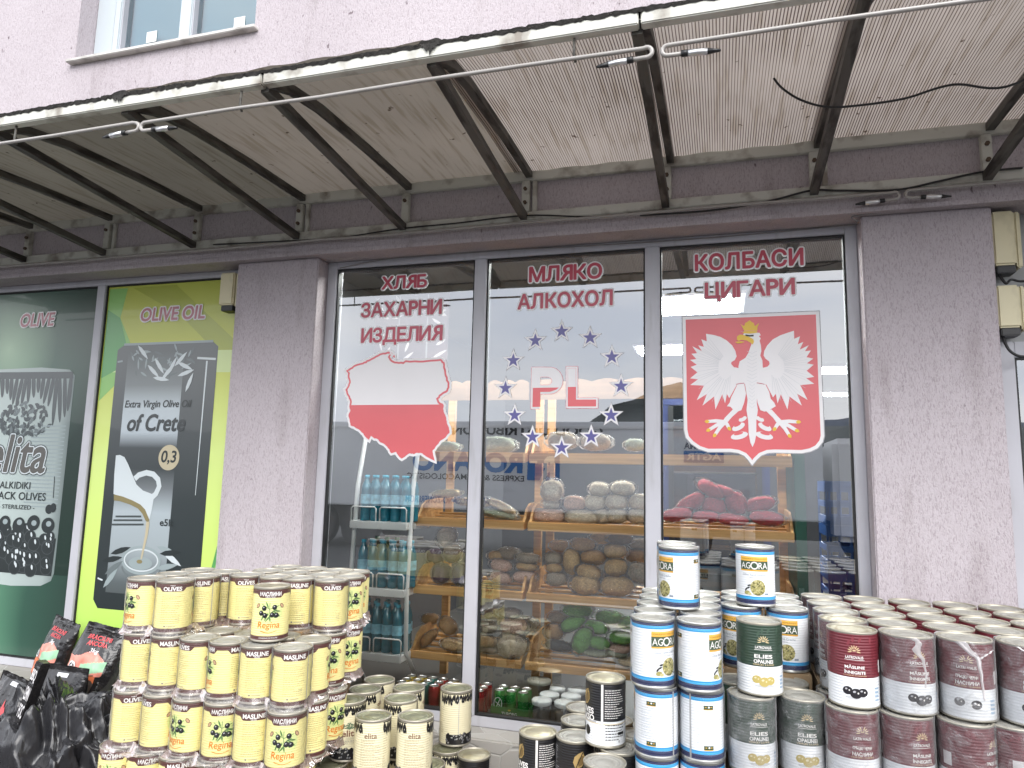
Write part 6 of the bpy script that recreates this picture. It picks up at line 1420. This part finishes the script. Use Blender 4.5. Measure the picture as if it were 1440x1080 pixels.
for k, (x, z) in enumerate(((.86, FL), (.86, FL + .262), (.86, FL + .524), (.86, FL + .786), (.86, FL + 1.048))):
    t = thing('plastic_crate', 'blue plastic crate by the right frame, %s in its stack from below' % ORD[k], 'crate', (x, 1.2, z), 0, 'stack of blue crates inside'); m_ = MB().use(CRB)
    m_.box(-.26, .26, -.18, .18, 0, .012)
    for z0 in (.012, .10, .19):
        h = .035 if z0 < .19 else .065
        m_.box(-.26, .26, -.18, -.168, z0, z0 + h).box(-.26, .26, .168, .18, z0, z0 + h).box(-.26, -.248, -.167, .167, z0, z0 + h).box(.248, .26, -.167, .167, z0, z0 + h)
    for i in range(9): xx = -.26 + i * .0635; m_.box(xx, xx + .012, -.178, -.17, .0125, .25).box(xx, xx + .012, .17, .178, .0125, .25)
    m_.build('crate_body', t); MB().use(PAPER).box(-.05, .05, -.1815, -.1805, .10, .16).build('paper_tag', t)
# dark patterned banner, added in place of a dark shape reflected in the glass
BN = mat('banner_dark', (.045, .022, .026), .6, var=(6, .5)); BF = mat('banner_flourish', (.45, .42, .42), .6)
t = thing('reflection_banner', 'dark banner with pale leaf flourishes, stand-in for a reflection, behind the left pane', 'banner', (aty(574, 460, 1.1).x, 1.1, aty(574, 500, 1.1).z - .05)); MB().use(BN).box(-.32, .32, 0, .012, 0, .70).build('cloth', t); a = Art(); rr_ = random.Random(8)
for k in range(26):
    x, z = rr_.choice((-.22, -.05, .22)) + rr_.uniform(-.06, .06), rr_.uniform(.04, .62); a.leaf(x, z, rr_.uniform(.06, .13), .022, rr_.uniform(0, 3), BF, 1)
for x in (-.08, .15): a.rect(x, 0.005, x + .012, .69, mat('banner_grey', (.2, .2, .2), .6), 2)
link('flourish', a.mesh('flourish', lambda u, v, l: (u, -.001 - .0005 * l, v)), t)

# ------------------------------------------------------------------ bags of charcoal and bin bag at the left
def pillow(name, lab, loc, w_, h, d, rot, front, mats, grp, art=None, seed=1, crump=.0065, lean=0.0, cat='bag'):
    """front(u, v) -> material for a bag standing upright, pinched at its top seam"""
    t = thing(name, lab, cat, loc, 0, grp); t.rotation_euler = (radians(-lean), radians(rot[0]), radians(rot[1]))
    def surf(u, v, s):
        e = max(0, 1 - abs(u) ** 2.6) ** .5 * (max(0.0, 1 - max(0, v * 1.08 - .02) ** 3.2) ** .8 * .9 + .06) * min(1, .55 + v * 4)
        k = 1 - .10 * v ** 2 + .05 * sin(v * 5 + seed) - .08 * (v < .06)
        p = Vector((u * w_ / 2 * k, s * d / 2 * e, v * h)); q = NZ.noise_vector(Vector((u * 2.3 + seed * 5, v * 3.4, s * 2.0))) * crump + NZ.noise_vector(Vector((u * 6 + seed, v * 9, s * 5 + seed))) * crump * .55
        return p + q * (.4 + .6 * min(1, v * 5))
    m_ = MB(); nu, nv = 56, 76
    for mt in mats: m_.use(mt)
    for s in (-1, 1):
        g = [[m_.bm.verts.new(surf(-1 + 2 * i / nu, j / nv, s)) for i in range(nu + 1)] for j in range(nv + 1)]
        for j in range(nv):
            for i in range(nu):
                m_.use(front(-1 + 2 * (i + .5) / nu, (j + .5) / nv)); f = [g[j][i], g[j][i + 1], g[j + 1][i + 1], g[j + 1][i]]; m_.face(f if s < 0 else f[::-1], True)
    bmesh.ops.remove_doubles(m_.bm, verts=m_.bm.verts, dist=.0015); m_.build('bag_body', t)
    if art:
        def fn(u, v, l):
            p = surf(u, v, -1); q = surf(u, v + .01, -1); r2 = surf(u + .02, v, -1); n = (r2 - p).cross(q - p).normalized(); return p + n * (.0018 + .0008 * l)
        link('print', art.mesh('print', fn), t)
    return t
BKF = mat('bag_black_film', (.016, .015, .016), .22, coat=.4, bump=[((20, 20, 20), .5, .02)]); ORF = mat('bag_orange_film', (.62, .15, .06), .3, coat=.3, var=(22, .75), bump=[((20, 20, 20), .5, .02)]); MNT = mat('bag_mint_film', (.35, .62, .40), .3, coat=.3, var=(9, .2)); PNK = mat('bag_salmon_film', (.70, .26, .20), .3, coat=.3, var=(16, .35)); RDI = mat('bag_red_ink', (.62, .08, .09), .4); GRF = mat('bag_charcoal_print', (.07, .05, .04), .4, var=(30, .8))
def charcoal(u, v):
    if v > .60 + .05 * cos(u * 4) or (u > .55 + .2 * v and v > .35): return BKF
    if v > .36 and u < -.35 + (v - .36) * .4: return PNK
    if .34 + .16 * max(0, u) < v < .50 + .12 * u and u > -.3: return MNT
    if v > .36: return PNK
    if v < .08: return BKF
    if u > .45: return BKF
    return ORF if (sin(u * 9 + v * 7) + sin(v * 23)) > -.5 else GRF
def charcoal_art():
    a = Art(); 
    a.text('BRACIUNI', -.52, .80, .50, .86, RDI, 2, .03); a.text('ANCORA', -.40, .72, .42, .785, RDI, 2, .03); a.text('3kg', -.14, .61, .16, .69, VW, 2, .02, .2)
    a.ell(-.62, .42, .16, .07, BKF, 1); a.ring(-.62, .42, .16, .07, .03, VW, 2); a.line([(-.7, .40), (-.62, .45), (-.54, .40)], .025, VW, 3); a.line([(-.45, .37), (0, .335), (.4, .37)], .012, GRF, 2)
    return a
def at0(px, py, Y): return aty(px, py, Y)
p1 = at0(68, 940, -.2); p2 = at0(124, 962, -.26)
pillow('charcoal_bag', 'left of two upright orange and black charcoal bags under the green poster', (p1.x, -.20, .352), .26, .36, .15, (9, -8), charcoal, (BKF, ORF, MNT, PNK, GRF), 'upright charcoal bags on the stone ledge', charcoal_art(), 2, lean=9)
pillow('charcoal_bag', 'right of two upright orange and black charcoal bags, beside the yellow tins', (p2.x + .01, -.30, .352 - .03), .30, .40, .16, (10, 10), charcoal, (BKF, ORF, MNT, PNK, GRF), 'upright charcoal bags on the stone ledge', charcoal_art(), 5, lean=11)
REDF = mat('bag_red_film', (.45, .03, .05), .3, coat=.3, var=(12, .4)); BRI = mat('briquette_print', (.30, .13, .06), .4, var=(26, .8))
def dark(u, v):
    if v < .30: return BRI if v < .2 else REDF
    return BKF
def dark_art(w):
    a = Art(); a.poly([(-.05, .62), (.0, .76), (.08, .68), (.2, .72), (.3, .60), (.28, .48), (.0, .46)], RDI, 1); a.text(w, -.04, .53, .27, .59, VW, 2, .02); a.rect(-.2, .90, .25, .935, VG, 1); a.rect(-.5, .25, .6, .33, REDF, 1); a.text('GRILL', -.3, .262, .4, .318, VW, 2, .02)
    return a
for x_, Y, w_, h, sd, lab, rt in ((-3.46, -.50, .34, .535, 7, 'black charcoal bag with handle slot and red flame mark behind the bin bag', (3, 6)), (-3.76, -.54, .30, .47, 9, 'black and red charcoal bag at the left frame edge, printed briquettes below', (8, -6))):
    pillow('charcoal_bag', lab, (x_, Y, .012), w_, h, .16, rt, dark, (BKF, REDF, BRI), 'dark charcoal bags on the ground', dark_art('CARBO'), sd, lean=4)
pillow('charcoal_bag', 'red and brown charcoal bag cut off by the left frame edge', (-3.62, -.76, .01), .24, .31, .15, (4, -14), lambda u, v: BKF if v > .8 else (REDF if v > .62 else BRI), (BRI, REDF, BKF), 'dark charcoal bags on the ground', None, 12, lean=5)
# black firelighter tube
t = thing('firelighter_box', 'slim black box with white letters and a red foot leaning by the bin bag', 'box', (at0(9, 1072, -.98).x, -.98, at0(9, 1072, -.98).z)); t.rotation_euler = (radians(-8), radians(13), radians(-14))
MB().use(BKF).box(-.026, .026, -.022, .022, .10, .46, .004).build('carton_body', t); MB().use(WHITE).box(-.0262, .0262, -.0222, .0222, .045, .0995, .003).build('white_band', t); MB().use(REDF).box(-.0262, .0262, -.0222, .0222, 0, .0445, .003).build('red_foot', t)
a = Art()
for k, w_ in enumerate(('GRILL', 'FOC', 'LEMN', 'BBQ')): a.text(w_, -.019, .125 + k * .08, .019, .185 + k * .08, VW, 1, .02)
link('lettering', a.mesh('lettering', lambda u, v, l: (u, -.0224 - .0004 * l, v)), t)
# bin bag
BIN = mat('bin_bag_film', (.022, .022, .025), .27, coat=.25, bump=[((9, 9, 4), .5, .03)])
def heap(name, lab, c, rx, ry, h, seed, sharp=.09):
    m_ = MB().use(BIN); nu, nv = 150, 60; rows = []
    for j in range(nv + 1):
        t = j / nv; row = []
        for i in range(nu):
            a_ = 2 * pi * i / nu; r = cos(t * pi / 2) ** .42; zz = sin(t * pi / 2) ** .9
            p = Vector((cos(a_) * r, sin(a_) * r, zz))
            tw = a_ + zz * .9 + .5 * NZ.noise(p * 1.7 + Vector((seed, 1, 0))); f = 1 - abs(NZ.noise(p * 1.5 + Vector((seed, 0, 0)))) * .34 - abs(NZ.noise(Vector((cos(tw) * 2.6, sin(tw) * 2.6, zz * .8 + seed)))) * .24 - abs(NZ.noise(Vector((cos(tw) * 6, sin(tw) * 6, zz * 1.7 + seed)))) * .10 + NZ.noise(p * 9 + Vector((0, seed, 0))) * .03
            k = .25 * max(0, -sin(a_)) * 0
            row.append(m_.bm.verts.new((c[0] + p.x * rx * f, c[1] + p.y * ry * f, c[2] + max(0.0, p.z * h * f))))
        rows.append(row)
    for a_, b_ in zip(rows, rows[1:]):
        for k in range(nu): m_.face([a_[k], a_[(k + 1) % nu], b_[(k + 1) % nu], b_[k]], True)
    return tag(m_.build(name), lab, 'plastic bag')
heap('bin_bag', 'big crumpled black plastic bin bag in the lower left corner', (-3.02, -.86, .005), .40, .26, .62, 2.0)
heap('bin_bag', 'second crumpled black plastic bag pressed against the yellow tins', (-2.70, -.74, .005), .30, .28, .50, 9.0)
